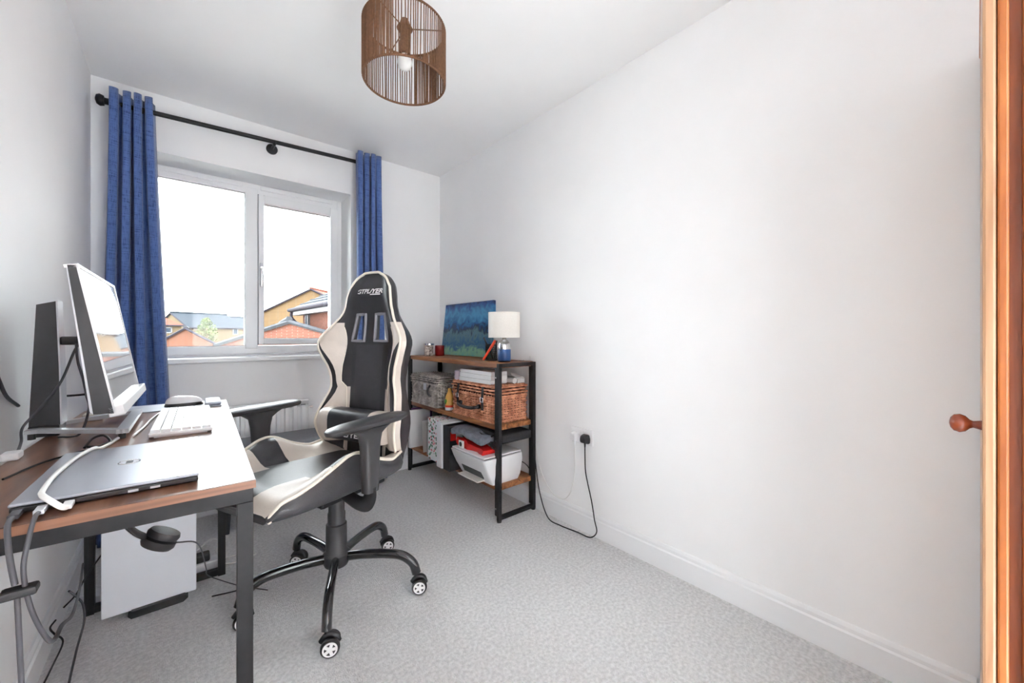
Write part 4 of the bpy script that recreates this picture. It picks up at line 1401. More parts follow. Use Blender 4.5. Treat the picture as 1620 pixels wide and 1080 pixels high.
# keyboard
kb = thing('keyboard', 'white keyboard on the desk in front of the monitor', 'keyboard', (0.012, 1.71, DZT), DR)
b = new(); box(b, -0.072, 0.072, -0.218, 0.218, 0.004, 0.014, 0.003)
box(b, -0.06, 0.06, -0.21, 0.21, 0.0, 0.005)
obj('case', b, M['white_plastic'], kb)
b = new()
for r_ in range(6):
    x = 0.0575 - r_ * 0.023
    y = -0.212
    kw = 0.0212
    for c_ in range(20):
        w_ = kw
        box(b, x - 0.0102, x + 0.0102, y + 0.001, y + w_ - 0.001, 0.013, 0.0205 + 0.001 * r_ * 0.5, 0.0)
        y += w_
obj('keycaps', b, M['white_plastic'], kb, kind='stuff')
# mouse mat and mouse
mm_ = thing('mouse_mat', 'pale grey gel mouse mat at the far end of the desk', 'mouse mat', (-0.01, 2.085, DZT), DR)
b = new(); box(b, -0.155, 0.145, -0.085, 0.1, 0, 0.004, 0.001)
obj('mat', b, M['mousemat'], mm_)
b = new(); box(b, 0.09, 0.145, -0.07, 0.085, 0.004, 0.018, 0.008, 3)
obj('wrist_rest', b, M['mousemat'], mm_, 40)
ms = thing('mouse', 'white and black computer mouse on the pale grey mat', 'mouse', (0.015, 2.09, DZT + 0.004), DR)
def pebble(lx, ly, lz, z0, taper=0.15, seg=20, rows=10):
    b = new()
    rings = []
    for i in range(rows + 1):
        t = i / rows
        ph = t * PI / 2
        rr = math.cos(ph) ** 0.6 if i < rows else 0.03
        ring_ = []
        for k in range(seg):
            a = 2 * PI * k / seg
            ring_.append(b.verts.new((lx * rr * math.cos(a), ly * rr * math.sin(a) * (1 - taper * math.cos(a)), z0 + lz * math.sin(ph) * (1 - 0.18 * math.cos(a) * rr))))
        rings.append(ring_)
    for A, B in zip(rings[:-1], rings[1:]):
        for k in range(seg):
            b.faces.new((A[k], A[(k + 1) % seg], B[(k + 1) % seg], B[k]))
    b.faces.new(rings[0][::-1]); b.faces.new(rings[-1])
    return b
obj('base', pebble(0.062, 0.033, 0.022, 0.0), M['black_plastic'], ms, 60)
obj('shell', pebble(0.059, 0.030, 0.027, 0.012), M['white_plastic'], ms, 60)
b = new(); tube(b, [(-0.038, -0.004, 0.027), (-0.038, 0.004, 0.027)], 0.009, 14)
obj('scroll_wheel', b, M['red_plastic'], ms, 40, label='red scroll wheel')

# laptop
lt = thing('laptop', 'closed grey laptop at the near end of the desk', 'laptop', (-0.087, 1.175, DZT), math.radians(-1.5))
b = new(); box(b, -0.118, 0.12, -0.176, 0.176, 0.003, 0.013, 0.003)
obj('base', b, M['black_plastic'], lt)
b = new(); box(b, -0.119, 0.121, -0.177, 0.177, 0.0135, 0.0195, 0.0025)
ld = obj('lid', b, M['laptop'], lt)
b = new(); ring(b, 0.017, 0.0, 0.0012, 28)
bmesh.ops.transform(b, matrix=Matrix.Translation((0.005, 0.0, 0.0196)), verts=b.verts[:])
obj('emblem', b, M['chrome'], ld, 50, label='small oval emblem')
b = new()
for k in range(3):
    box(b, 0.004 - 0.004, 0.004 + 0.007, -0.009 + 0.007 * k, -0.005 + 0.007 * k, 0.0194, 0.0201)
obj('emblem_mark', b, M['grey_plastic'], ld)
b = new()
for x, y in ((-0.1, -0.155), (0.1, -0.155), (-0.1, 0.155), (0.1, 0.155)):
    tube(b, [(x, y, 0), (x, y, 0.004)], 0.007, 10)
obj('foot', b, M['black_plastic'], lt)
for k, (y, w_) in enumerate(((-0.09, 0.012), (-0.06, 0.012))):
    b = new(); box(b, 0.02 + y * 0.0 + 0.03 * k, 0.034 + 0.03 * k, -0.1772, -0.174, 0.005, 0.009)
    obj('port', b, M['silver'], lt)

# plugs and cables at the laptop
def usb(label, p, m, cat='connector'):
    b = new(); box(b, p[0] - 0.006, p[0] + 0.006, p[1] - 0.028, p[1], p[2] - 0.0035, p[2] + 0.0035, 0.001)
    box(b, p[0] - 0.0045, p[0] + 0.0045, p[1], p[1] + 0.003, p[2] - 0.002, p[2] + 0.002)
    return tag(obj('cable_connector', b, m, None), label, cat)
yl = 0.998
usb('dark grey connector plugged into the laptop corner, leftmost', (-0.198, yl - 0.003, DZT + 0.0085), M['cable_grey'])
usb('silver connector plugged into the laptop edge, middle one', (-0.172, yl - 0.003, DZT + 0.0085), M['silver'])
usb('white connector plugged into the laptop edge, rightmost', (-0.142, yl - 0.003, DZT + 0.0085), M['white_plastic'])
cable('white_cable', 'white cable looping over the laptop lid to the monitor base',
      [(-0.142, 0.968, DZT + 0.0085), (-0.144, 0.948, DZT + 0.016), (-0.155, 0.944, DZT + 0.030), (-0.168, 0.968, DZT + 0.035), (-0.178, 1.03, DZT + 0.027), (-0.182, 1.12, DZT + 0.0245), (-0.178, 1.20, DZT + 0.0245), (-0.17, 1.28, DZT + 0.0245),
       (-0.155, 1.345, DZT + 0.0245), (-0.15, 1.40, DZT + 0.012), (-0.14, 1.48, DZT + 0.005), (-0.13, 1.535, DZT + 0.006)], 0.0042, M['cable_white'])
cable('grey_cable', 'dark grey cable hanging from the laptop corner to the black joiner',
      [(-0.198, 0.968, DZT + 0.0085), (-0.198, 0.945, DZT + 0.005), (-0.194, 0.928, DZT - 0.02), (-0.190, 0.922, DZT - 0.05), (-0.186, 0.92, 0.695)], 0.0036, M['cable_grey'])
cable('grey_cable', 'grey cable from the silver connector sagging under the desk',
      [(-0.172, 0.968, DZT + 0.0085), (-0.173, 0.95, DZT + 0.006), (-0.175, 0.928, DZT - 0.02), (-0.178, 0.92, DZT - 0.06), (-0.172, 0.92, 0.66), (-0.162, 0.93, 0.61), (-0.154, 0.95, 0.578), (-0.156, 1.03, 0.56),
       (-0.181, 1.3, 0.446), (-0.23, 1.75, 0.30), (-0.265, 2.08, 0.24)], 0.0032, M['cable_grey'])
b = new(); box(b, -0.201, -0.163, 0.908, 0.932, 0.677, 0.690, 0.004)
tag(obj('cable_joiner', b, M['black_plastic'], None), 'small black cable joiner hanging below the desk edge', 'connector')
cable('grey_cable', 'grey cable running from the black joiner down to the carpet',
      [(-0.184, 0.92, 0.678), (-0.182, 0.922, 0.6), (-0.180, 0.925, 0.5), (-0.178, 0.93, 0.3), (-0.178, 0.93, 0.1), (-0.175, 0.9, 0.01), (-0.17, 0.8, 0.006)], 0.0032, M['cable_grey'])
cable('black_cable', 'thin black cable trailing across the desk behind the laptop',
      [(-0.27, 1.26, DZT + 0.003), (-0.24, 1.36, DZT + 0.003), (-0.20, 1.42, DZT + 0.003), (-0.165, 1.46, DZT + 0.003), (-0.14, 1.53, DZT + 0.003)], 0.0022, M['cable_black'])
cable('black_cable', 'black cable coiled at the end of the white loop on the desk',
      [(-0.185, 1.47, DZT + 0.004), (-0.175, 1.51, DZT + 0.018), (-0.155, 1.515, DZT + 0.022), (-0.14, 1.485, DZT + 0.008), (-0.155, 1.46, DZT + 0.004), (-0.18, 1.468, DZT + 0.006)], 0.003, M['cable_black'])
cable('grey_cable', 'thin grey cable draped over the monitor stand column',
      [(-0.215, 1.70, 1.055), (-0.235, 1.715, 1.02), (-0.262, 1.715, 0.93), (-0.30, 1.712, 0.86), (-0.33, 1.70, 0.81), (-0.325, 1.66, DZT + 0.005), (-0.30, 1.5, DZT + 0.005)], 0.003, M['cable_grey'])
cable('grey_cable', 'thin grey cable hanging from the back of the monitor',
      [(-0.225, 1.66, 1.04), (-0.222, 1.66, 0.99), (-0.212, 1.66, 0.94), (-0.205, 1.66, 0.89), (-0.20, 1.66, 0.85), (-0.22, 1.67, DZT + 0.006), (-0.26, 1.66, DZT + 0.006)], 0.003, M['cable_grey'])
cable('black_cable', 'black cable crossing the wall behind the monitor stand',
      [(-0.335, 1.85, 0.885), (-0.30, 1.87, 0.872), (-0.25, 1.88, 0.870), (-0.20, 1.885, 0.872), (-0.185, 1.88, 0.86)], 0.0035, M['cable_black'])
cable('grey_cable', 'dark grey cable arching up the left wall beside the monitor',
      [(-0.335, 1.30, 0.80), (-0.338, 1.36, 0.93), (-0.338, 1.44, 0.985), (-0.338, 1.52, 0.975), (-0.338, 1.60, 0.91), (-0.338, 1.70, 0.87)], 0.004, M['cable_grey'])
cable('white_cable', 'white cable lying on the desk between the monitor base and the keyboard',
      [(-0.10, 1.56, DZT + 0.004), (-0.085, 1.68, DZT + 0.004), (-0.075, 1.80, DZT + 0.004), (-0.06, 1.92, DZT + 0.004), (-0.045, 1.985, DZT + 0.004)], 0.003, M['cable_white'])
b = new(); box(b, -0.315, -0.285, 1.44, 1.48, DZT, DZT + 0.018, 0.005)
tag(obj('adaptor', b, M['white_plastic'], None), 'white plug adaptor on the desk at the wall', 'adaptor')
b = new(); box(b, -0.318, -0.30, 1.33, 1.36, DZT, DZT + 0.075, 0.004)
tag(obj('adaptor', b, M['white_plastic'], None), 'upright white adaptor against the wall by the monitor base', 'adaptor')
b = new(); box(b, -0.25, -0.20, 1.94, 1.99, DZT, DZT + 0.022, 0.003)
tag(obj('cream_box', b, M['offwhite'], None), 'small cream box on the desk behind the monitor', 'box')

# slim computer case under the desk
cs = thing('computer_case', 'slim pale grey computer case standing under the desk', 'computer', (-0.083, 2.10, 0))
b = new(); box(b, -0.136, 0.136, -0.036, 0.036, 0.022, 0.56, 0.003)
obj('case', b, M['pc'], cs)
b = new()
prism(b, [(-0.055, 0.0), (0.095, 0.0), (0.11, 0.012), (0.10, 0.026), (-0.055, 0.026), (-0.065, 0.012)], 'Y', -0.055, 0.045)
obj('foot', b, M['black_plastic'], cs, label='black plastic foot')
b = new(); box(b, -0.005, 0.005, -0.0375, -0.036, 0.50, 0.51)
obj('power_button', b, M['silver'], cs)

# headphones hanging under the desk
hp_ = thing('headphones', 'black over-ear headphones hanging under the desk', 'headphones', (-0.06, 1.40, DZT - 0.115))
b = new()
arc_ = [(-0.045 + 0.0, 0.085 * math.cos(a), -0.03 + 0.085 * math.sin(a) - 0.09) for a in [PI * k / 14 for k in range(15)]]
b = new(); tube(b, spline([(-0.07, 0, 0.03), (-0.065, 0, -0.02), (-0.05, 0, -0.065), (-0.028, 0, -0.10), (-0.008, 0, -0.12)], 6), 0.018, 10, sy=0.35)
obj('headband', b, M['grey_plastic'], hp_, 50)
mt = axes((0.022, 0, -0.135), (0.86, 0, -0.5), (0, 1, 0))
b = new(); lathe(b, [(0.01, -0.022), (0.034, -0.02), (0.039, -0.012), (0.038, 0.0), (0.03, 0.004), (0.01, 0.005)], 24, mt @ Matrix.Diagonal((1.0, 0.85, 1, 1)))
obj('ear_cup', b, M['black_plastic'], hp_, 50)
b = new(); lathe(b, [(0.018, 0.004), (0.036, 0.006), (0.038, 0.014), (0.034, 0.022), (0.022, 0.024)], 24, mt @ Matrix.Diagonal((1.0, 0.85, 1, 1)))
obj('ear_pad', b, M['dark_leather'], hp_, 50)
b = new(); box(b, -0.085, -0.055, -0.012, 0.012, 0.022, 0.099, 0.003)
obj('hook', b, M['black_plastic'], hp_)
cable('headphone_cable', 'thin dark cable from the headphones trailing over the carpet',
      [(-0.012, 1.40, 0.505), (0.045, 1.6, 0.40), (0.075, 1.85, 0.2), (0.085, 2.0, 0.10), (0.12, 2.06, 0.04), (0.2, 2.0, 0.006), (0.28, 1.9, 0.006)], 0.002, M['cable_grey'])

# extension lead on the floor
ex = thing('extension_lead', 'white extension lead on the carpet behind the computer case', 'extension lead', (-0.075, 2.265, 0))
b = new(); box(b, -0.21, 0.21, -0.032, 0.032, 0.0, 0.042, 0.005)
obj('strip', b, M['white_plastic'], ex)
for x in (0.155, 0.07):
    b = new(); box(b, x - 0.026, x + 0.026, -0.024, 0.024, 0.042, 0.075, 0.006)
    obj('plug', b, M['black_plastic'] if x > 0.1 else M['white_plastic'], ex, label='black plug' if x > 0.1 else None)
for k, (pts, m, lb_) in enumerate((
        ([(0.13, 2.29, 0.05), (0.14, 2.32, 0.09), (0.11, 2.33, 0.10), (0.06, 2.30, 0.08)], M['cable_white'], 'white cable loop above the extension lead'),
        ([(0.13, 2.24, 0.02), (0.2, 2.23, 0.006), (0.28, 2.25, 0.006), (0.24, 2.3, 0.006), (0.14, 2.3, 0.006)], M['cable_white'], 'white cable curled on the carpet by the far desk leg'),
        ([(0.10, 2.0, 0.006), (0.2, 1.98, 0.006), (0.3, 2.03, 0.006), (0.42, 2.06, 0.006)], M['cable_black'], 'thin black cable on the carpet beside the desk leg'),
        ([(-0.315, 2.06, 0.62), (-0.30, 2.1, 0.52), (-0.285, 2.12, 0.42), (-0.26, 2.16, 0.34), (-0.2, 2.2, 0.3)], M['cable_white'], 'white cable hanging beside the computer case'),
        ([(-0.285, 1.98, 0.20), (-0.27, 2.02, 0.15), (-0.26, 2.04, 0.11), (-0.255, 2.02, 0.06), (-0.262, 1.93, 0.012), (-0.25, 1.7, 0.006), (-0.21, 1.4, 0.006), (-0.175, 1.2, 0.006), (-0.17, 1.0, 0.006)], M['cable_grey'], 'grey cable running over the carpet under the desk'),
        ([(-0.22, 2.1, 0.25), (-0.255, 2.06, 0.2), (-0.275, 2.03, 0.16), (-0.30, 2.0, 0.14)], M['cable_black'], 'black cable emerging behind the computer case'),
        ([(-0.31, 1.95, 0.13), (-0.325, 1.97, 0.10), (-0.32, 2.0, 0.06), (-0.30, 1.99, 0.03), (-0.31, 1.9, 0.008), (-0.32, 1.75, 0.006)], M['cable_black'], 'black cable loop by the skirting under the desk'))):
    cable('floor_cable', lb_, pts, 0.0032 if m is not M['cable_black'] else 0.0026, m)

# ------------------------------------------------------------------ gaming chair
ch = thing('gaming_chair', 'black and cream gaming chair on castors facing the desk', 'chair', (0.496, 1.711, 0), math.radians(204))
# base
hub = new(); lathe(hub, [(0.02, 0.115), (0.045, 0.118), (0.052, 0.135), (0.052, 0.165), (0.041, 0.178), (0.040, 0.285), (0.036, 0.289)], 28)
obj('gas_lift_sleeve', hub, M['grey_plastic'], ch, 40)
b = new(); lathe(b, [(0.034, 0.287), (0.034, 0.33), (0.031, 0.334), (0.030, 0.42)], 24)
obj('gas_lift', b, M['grey_plastic'], ch, 40)
for k in range(5):
    a = math.radians(32.6 - 204 + 72 * k)
    d = Vector((math.cos(a), math.sin(a), 0))
    n_ = Vector((-math.sin(a), math.cos(a), 0))
    Z = Vector((0, 0, 1))
    b = new()
    tube(b, spline([d * 0.035 + Z * 0.150, d * 0.12 + Z * 0.158, d * 0.22 + Z * 0.158, d * 0.275 + Z * 0.148, d * 0.315 + Z * 0.118, d * 0.33 + Z * 0.078], 6), 0.0165, 12, sy=1.15)
    lg = obj('star_leg', b, M['black_gloss'], ch, 50)
    # castor
    ca = a + (0.9, 2.4, 0.4, -0.6, 1.9)[k]
    # wheels roll axis towards the camera for readable hubs
    ax_w = math.atan2(-0.85, -0.35) - math.radians(204) + (0.15, -0.25, 0.2, 0.05, -0.1)[k]
    ax = Vector((math.cos(ax_w), math.sin(ax_w), 0))
    fwd = Vector((-ax.y, ax.x, 0))
    c = d * 0.33 + fwd * 0.012 + Z * 0.0305
    b = new(); tube(b, [d * 0.33 + Z * 0.045, d * 0.33 + Z * 0.085], 0.007, 10)
    tube(b, [c - ax * 0.011, c + ax * 0.011], 0.016, 14)
    tube(b, spline([c + fwd * 0.026 + Z * 0.004, c + fwd * 0.016 + Z * 0.026, c - fwd * 0.012 + Z * 0.032, c - fwd * 0.03 + Z * 0.012], 4), 0.009, 8)
    cs_ = obj('castor', b, M['black_plastic'], ch, 50)
    for s in (-1, 1):
        wm = axes(c + ax * (s * 0.011), fwd, Z)
        if ((wm @ Vector((0, 0, 1))) - wm.translation).dot(ax * s) < 0:
            wm = axes(c + ax * (s * 0.011), -fwd, Z)
        b = new(); lathe(b, [(0.012, 0.0), (0.029, 0.001), (0.0305, 0.004), (0.0305, 0.014), (0.027, 0.018), (0.012, 0.018)], 28, wm)
        obj('wheel', b, M['black_plastic'], cs_, 40)
        b = new()
        lathe(b, [(0.018, 0.0175), (0.0235, 0.0175), (0.0235, 0.0198), (0.018, 0.0198)], 28, wm, cap=False)
        lathe(b, [(0.001, 0.0175), (0.009, 0.0175), (0.009, 0.0198), (0.001, 0.0198)], 20, wm)
        for q_ in range(5):
            box(b, 0.007, 0.02, -0.0048, 0.0048, 0.0172, 0.0196, mtx=wm @ Matrix.Rotation(2 * PI * q_ / 5, 4, 'Z'))
        obj('hub_cap', b, M['white_print'], cs_, 40, label='white five-spoke hub cap')
# tilt mechanism
b = new(); box(b, -0.07, 0.13, -0.1, 0.1, 0.415, 0.452, 0.008)
box(b, -0.10, 0.20, -0.17, 0.17, 0.452, 0.497, 0.006)
obj('tilt_mechanism', b, M['black_metal'], ch)

# ---- seat
def lerp_tab(tab, v):
    xs = [t[0] for t in tab]; ys = [t[1] for t in tab]
    return float(np.interp(v, xs, ys))
def smooth_tab(tab, v, w=0.015):
    return sum(lerp_tab(tab, v + d) * k for d, k in ((-2 * w, 1), (-w, 2), (0, 3), (w, 2), (2 * w, 1))) / 9
ST = [(-0.16, .53), (-0.13, .54), (0, .545), (0.2, .562), (0.32, .568), (0.37, .560), (0.40, .545), (0.42, .522)]
HB = [(-0.16, .03), (-0.13, .04), (-0.06, .022), (0.03, .05), (0.10, .085), (0.15, .088), (0.21, .058), (0.28, .022), (0.34, .0), (0.5, 0)]
SW = [(-0.16, .20), (-0.13, .235), (-0.05, .252), (0.2, .252), (0.32, .24), (0.38, .222), (0.42, .20)]
xsn = [-0.155, -0.14, -0.12, -0.09, -0.06, -0.03, 0, 0.03, 0.06, 0.09, 0.115, 0.14, 0.165, 0.19, 0.215, 0.24, 0.27, 0.30, 0.325, 0.345, 0.365, 0.385, 0.40, 0.412, 0.42]
def sstep(t):
    t = max(0.0, min(1.0, t))
    return t * t * (3 - 2 * t)
def seat_loop(x):
    w = smooth_tab(SW, x, 0.01); zt_ = smooth_tab(ST, x, 0.008); hb = smooth_tab(HB, x, 0.012)
    zb_ = 0.500 if x < 0.36 else 0.500 + 0.0
    k = w / 0.252
    half = []
    for y in (0.0, 0.05, 0.10, 0.13, 0.155, 0.18, 0.205, 0.23, 0.246):
        half.append((y * k, zt_ + hb * sstep((y - 0.125) / 0.11) - (0.004 if y > 0.24 else 0)))
    ze = half[-1][1]
    half += [(0.256 * k, ze * 0.75 + zb_ * 0.25), (0.262 * k, ze * 0.45 + zb_ * 0.55), (0.255 * k, zb_ + 0.012), (0.235 * k, zb_)]
    L = [(-y, z) for y, z in half[::-1][:-1]] + half      # left bottom .. right bottom  (half reversed includes 0 once)
    L = [(-y, z) for y, z in half[:0:-1]] + half
    return L
loops = [seat_loop(x) for x in xsn]
def seat_faces(cls):
    """separate meshes by face class"""
    out = {}
    n = len(loops[0])
    nt = 9
    for i in range(len(xsn) - 1):
        for j in range(n):
            j2 = (j + 1) % n
            jm = None
            y = (loops[i][j][0] + loops[i][j2][0]) / 2
            k = j - (n // 2)                   # offset from centre index
            seg = min(abs(j - n // 2), abs(j2 - n // 2)) if j2 != 0 else 99
            c = cls((xsn[i] + xsn[i + 1]) / 2, seg, y)
            out.setdefault(c, []).append((i, j, j2))
    return out
def seat_cls(x, seg, y):
    if seg == 99 or seg >= 8:
        return 'side'
    if seg >= 3:
        if x < 0.115: return 'cream'
        if x < 0.215: return 'dark'
        return 'cream'
    if seg == 2 and x > 0.215:
        return 'cream'
    return 'top'
F = seat_faces(seat_cls)
spec = {'top': ('seat', M['dark_leather'], None), 'cream': ('seat_bolster_panel', M['cream_leather'], 'cream faux leather panels'), 'dark': ('seat_bolster_band', M['mid_leather'], None), 'side': ('seat_side', M['mid_leather'], None)}
F2 = []
for c, fl in F.items():
    if c == 'dark':
        n_ = len(loops[0]) // 2
        F2 += [(c, [f for f in fl if f[1] < n_]), (c, [f for f in fl if f[1] >= n_])]
    else:
        F2.append((c, fl))
for c, fl in F2:
    b = new()
    vm = {}
    def V_(i, j):
        if (i, j) not in vm:
            y, z = loops[i][j]
            vm[(i, j)] = b.verts.new((xsn[i], y, z))
        return vm[(i, j)]
    for i, j, j2 in fl:
        b.faces.new((V_(i, j), V_(i, j2), V_(i + 1, j2), V_(i + 1, j)))
    if c == 'side':
        for i in (0, len(xsn) - 1):
            b.faces.new([V_(i, j) for j in range(len(loops[0]))])
    nm, m_, lb_ = spec[c]
    obj(nm, b, m_, ch, 70, label=lb_)
b = new()
for s in (-1, 1):
    pts = []
    for x in xsn[:-3]:
        L = seat_loop(x)
        y, z = L[len(L) // 2 + 8]
        pts.append(Vector((x, s * (y + 0.002), z + 0.004)))
    L = seat_loop(0.40)
    y, z = L[len(L) // 2 + 8]
    pts += [Vector((0.395, s * (y + 0.002), z)), Vector((0.412, s * (y - 0.004), 0.518)), Vector((0.408, s * (y - 0.004), 0.504))]
    tube(b, spline(pts, 2), 0.006, 8)
obj('seat_piping', b, M['piping'], ch, 60, label='cream piping')

# ---- backrest
HW = [(0.50, .195), (0.52, .205), (0.555, .22), (0.575, .227), (0.60, .235), (0.64, .243), (0.68, .247), (0.72, .24), (0.77, .222), (0.82, .205), (0.87, .20), (0.92, .212), (0.97, .238), (1.01, .256), (1.035, .258), (1.07, .24), (1.11, .20),
      (1.15, .165), (1.19, .147), (1.24, .138), (1.28, .126), (1.31, .108), (1.33, .086), (1.345, .056), (1.352, .02)]
BF = [(0.50, .0), (0.53, .01), (0.56, .03), (0.6, .06), (0.67, .085), (0.75, .06), (0.82, .035), (0.9, .05), (1.0, .085), (1.05, .08), (1.1, .055), (1.16, .03), (1.24, .028), (1.36, .01)]
def xc(z): return -0.152 - (z - 0.6) * 0.075
zs_ = [0.515, 0.525, 0.545, 0.565, 0.58, 0.60, 0.625, 0.65, 0.675, 0.70, 0.725, 0.75, 0.775, 0.80, 0.825, 0.85, 0.875, 0.90, 0.925, 0.95, 0.975, 1.0, 1.02, 1.04, 1.06, 1.08, 1.10, 1.12, 1.14, 1.155, 1.17, 1.19, 1.21, 1.235,
       1.26, 1.28, 1.297, 1.312, 1.325, 1.335, 1.343, 1.349, 1.352]
def back_cols(z):
    hw = smooth_tab(HW, z, 0.006)
    sc_ = min(1.0, 0.8 * hw / 0.13)
    t = max(0, min(1, (z - 1.04) / 0.115))
    yi = 0.033 * sc_
    yo = (0.106 - 0.024 * t) * sc_
    ys = max(yo + 0.008, min(0.142 - (0.018 if z < 0.83 else 0), 0.72 * hw)) if hw > 0.12 else yo + (hw - yo) * 0.3
    e = hw - min(0.012, (hw - ys) * 0.2)
    wcr = 0.42 * (hw - ys) * max(0.0, math.sin(PI * max(0, min(1, (z - 0.70) / 0.34)))) ** 0.8 + 0.004
    k = max(e - wcr, ys + (e - ys) * 0.4)
    return [0, yi * 0.5, yi, yi + (yo - yi) * .33, yi + (yo - yi) * .66, yo, ys, ys + (k - ys) * .33, ys + (k - ys) * .66, k, k + (e - k) * .5, e, hw], hw
def fx(y, z, hw):
    a = abs(y) / hw
    v = xc(z) + smooth_tab(BF, z, 0.012) * sstep((a - 0.5) / 0.38)
    v -= 0.028 * max(0, (a - 0.90) / 0.10) ** 2
    v += 0.022 * math.exp(-((z - 1.25) / 0.055) ** 2) * (1 - a * a)
    v += 0.010 * math.exp(-((z - 0.85) / 0.15) ** 2) * max(0, 1 - (y / 0.11) ** 2)
    return v
ncol = 25
def back_th(z, y):
    t_ = lerp_tab([(0.5, .085), (0.9, .085), (1.0, .06), (1.2, .06), (1.3, .065), (1.36, .05)], z)
    k_ = sstep((z - 0.985) / 0.05) * sstep((1.21 - z) / 0.05) * sstep((0.15 - abs(y)) / 0.045)
    return t_ + (0.02 - t_) * k_
FV, BV = [], []
for z in zs_:
    cols, hw = back_cols(z)
    full = [-c for c in cols[:0:-1]] + cols
    FV.append([Vector((fx(y, z, hw), y, z)) for y in full])
    BV.append([Vector((xc(z) - back_th(z, y) + 0.03 * (abs(y) / hw) ** 2, y * (1 - 0.15 * (abs(y) / hw) ** 2), z)) for y in full])
def bcls(i, j):
    z = (zs_[i] + zs_[i + 1]) / 2
    k = min(abs(j - 12), abs(j + 1 - 12))     # inner column index of the face
    if 1.04 <= zs_[i] and zs_[i + 1] <= 1.1551 and 2 <= k <= 4:
        return 'hole'
    if k >= 6 and 0.585 < z < 1.115:
        if 9 <= k <= 10 and 0.705 < z < 1.035:
            return 'crescent'
        return 'cream'
    if k == 5 and z < 0.825:
        return 'cream'
    if k >= 11 and z > 1.115:
        return 'black'
    if k <= 4 and z < 1.03:
        return 'centre' if k <= 3 else 'strip'
    return 'black'
sets = {}
for i in range(len(zs_) - 1):
    for j in range(ncol - 1):
        sets.setdefault(bcls(i, j), []).append((i, j))
hole = set(sets.pop('hole'))
def grid_mesh(faces, src):
    b = new(); vm = {}
    def G(i, j):
        if (i, j) not in vm:
            vm[(i, j)] = b.verts.new(src[i][j])
        return vm[(i, j)]
    for i, j in faces:
        b.faces.new((G(i, j), G(i, j + 1), G(i + 1, j + 1), G(i + 1, j)))
    return b, G
# shell: back surface, rim and the walls of the two vents
b = new(); fm, bmv = {}, {}
def GF(i, j):
    if (i, j) not in fm: fm[(i, j)] = b.verts.new(FV[i][j])
    return fm[(i, j)]
def GB(i, j):
    if (i, j) not in bmv: bmv[(i, j)] = b.verts.new(BV[i][j])
    return bmv[(i, j)]
NR = len(zs_) - 1
for i in range(NR):
    for j in range(ncol - 1):
        if (i, j) in hole:
            for (di, dj, p, q_) in ((-1, 0, (i, j), (i, j + 1)), (1, 0, (i + 1, j), (i + 1, j + 1)), (0, -1, (i, j), (i + 1, j)), (0, 1, (i, j + 1), (i + 1, j + 1))):
                if (i + di, j + dj) not in hole:
                    b.faces.new((GF(*p), GF(*q_), GB(*q_), GB(*p)))
        else:
            b.faces.new((GB(i, j), GB(i + 1, j), GB(i + 1, j + 1), GB(i, j + 1)))
for i in range(NR):
    for j in (0, ncol - 1):
        b.faces.new((GF(i, j), GF(i + 1, j), GB(i + 1, j), GB(i, j)))
for j in range(ncol - 1):
    for i in (0, NR):
        b.faces.new((GF(i, j), GF(i, j + 1), GB(i, j + 1), GB(i, j)))
obj('back_shell', b, M['mid_leather'], ch, 60)
b, _ = grid_mesh(sets['black'], FV)
obj('backrest', b, M['dark_leather'], ch, 70)
b, _ = grid_mesh(sets['centre'], FV)
obj('centre_panel', b, M['mid_leather'], ch, 70)
b, _ = grid_mesh(sets['strip'], FV)
obj('centre_strip', b, M['dark_leather'], ch, 70)
for s in (0, 1):
    b, _ = grid_mesh([f for f in sets['cream'] if (f[1] >= 12) == bool(s)], FV)
    obj('side_bolster', b, M['cream_leather'], ch, 70, label='cream faux leather side bolster')
    b, _ = grid_mesh([f for f in sets['crescent'] if (f[1] >= 12) == bool(s)], FV)
    obj('bolster_stripe', b, M['dark_leather'], ch, 70, label='black crescent stripe')
b = new()
edge_r = [FV[i][ncol - 2] + Vector((0.003, 0, 0)) for i in range(2, NR)]
edge_l = [FV[i][1] + Vector((0.003, 0, 0)) for i in range(2, NR)]
tube(b, spline(edge_l + edge_r[::-1], 2), 0.0058, 8)
obj('back_piping', b, M['piping'], ch, 60, label='cream piping')
b = new()
for s in (-1, 1):
    jx = 12 + s * 6
    tube(b, [FV[i][jx] + Vector((0.001, 0, 0)) for i in range(2, NR - 15)], 0.0025, 6)
obj('seam_cord', b, M['piping'], ch, 60)
for s in (-1, 1):
    b = new()
    i0, i1 = zs_.index(1.04), zs_.index(1.155)
    ji, jo = 12 + s * 2, 12 + s * 5
    loop_ = [FV[i][ji] for i in range(i0, i1 + 1)] + [FV[i1][j] for j in range(ji + s, jo + s, s)] + [FV[i][jo] for i in range(i1 - 1, i0 - 1, -1)] + [FV[i0][j] for j in range(jo - s, ji, -s)]
    c_ = sum(loop_, Vector()) / len(loop_)
    tube(b, [p + (p - c_) * 0.06 + Vector((0.004, 0, 0)) for p in loop_], 0.0068, 8, closed=True)
    obj('vent_trim', b, M['grey_trim'], ch, 60, label='grey vent surround')
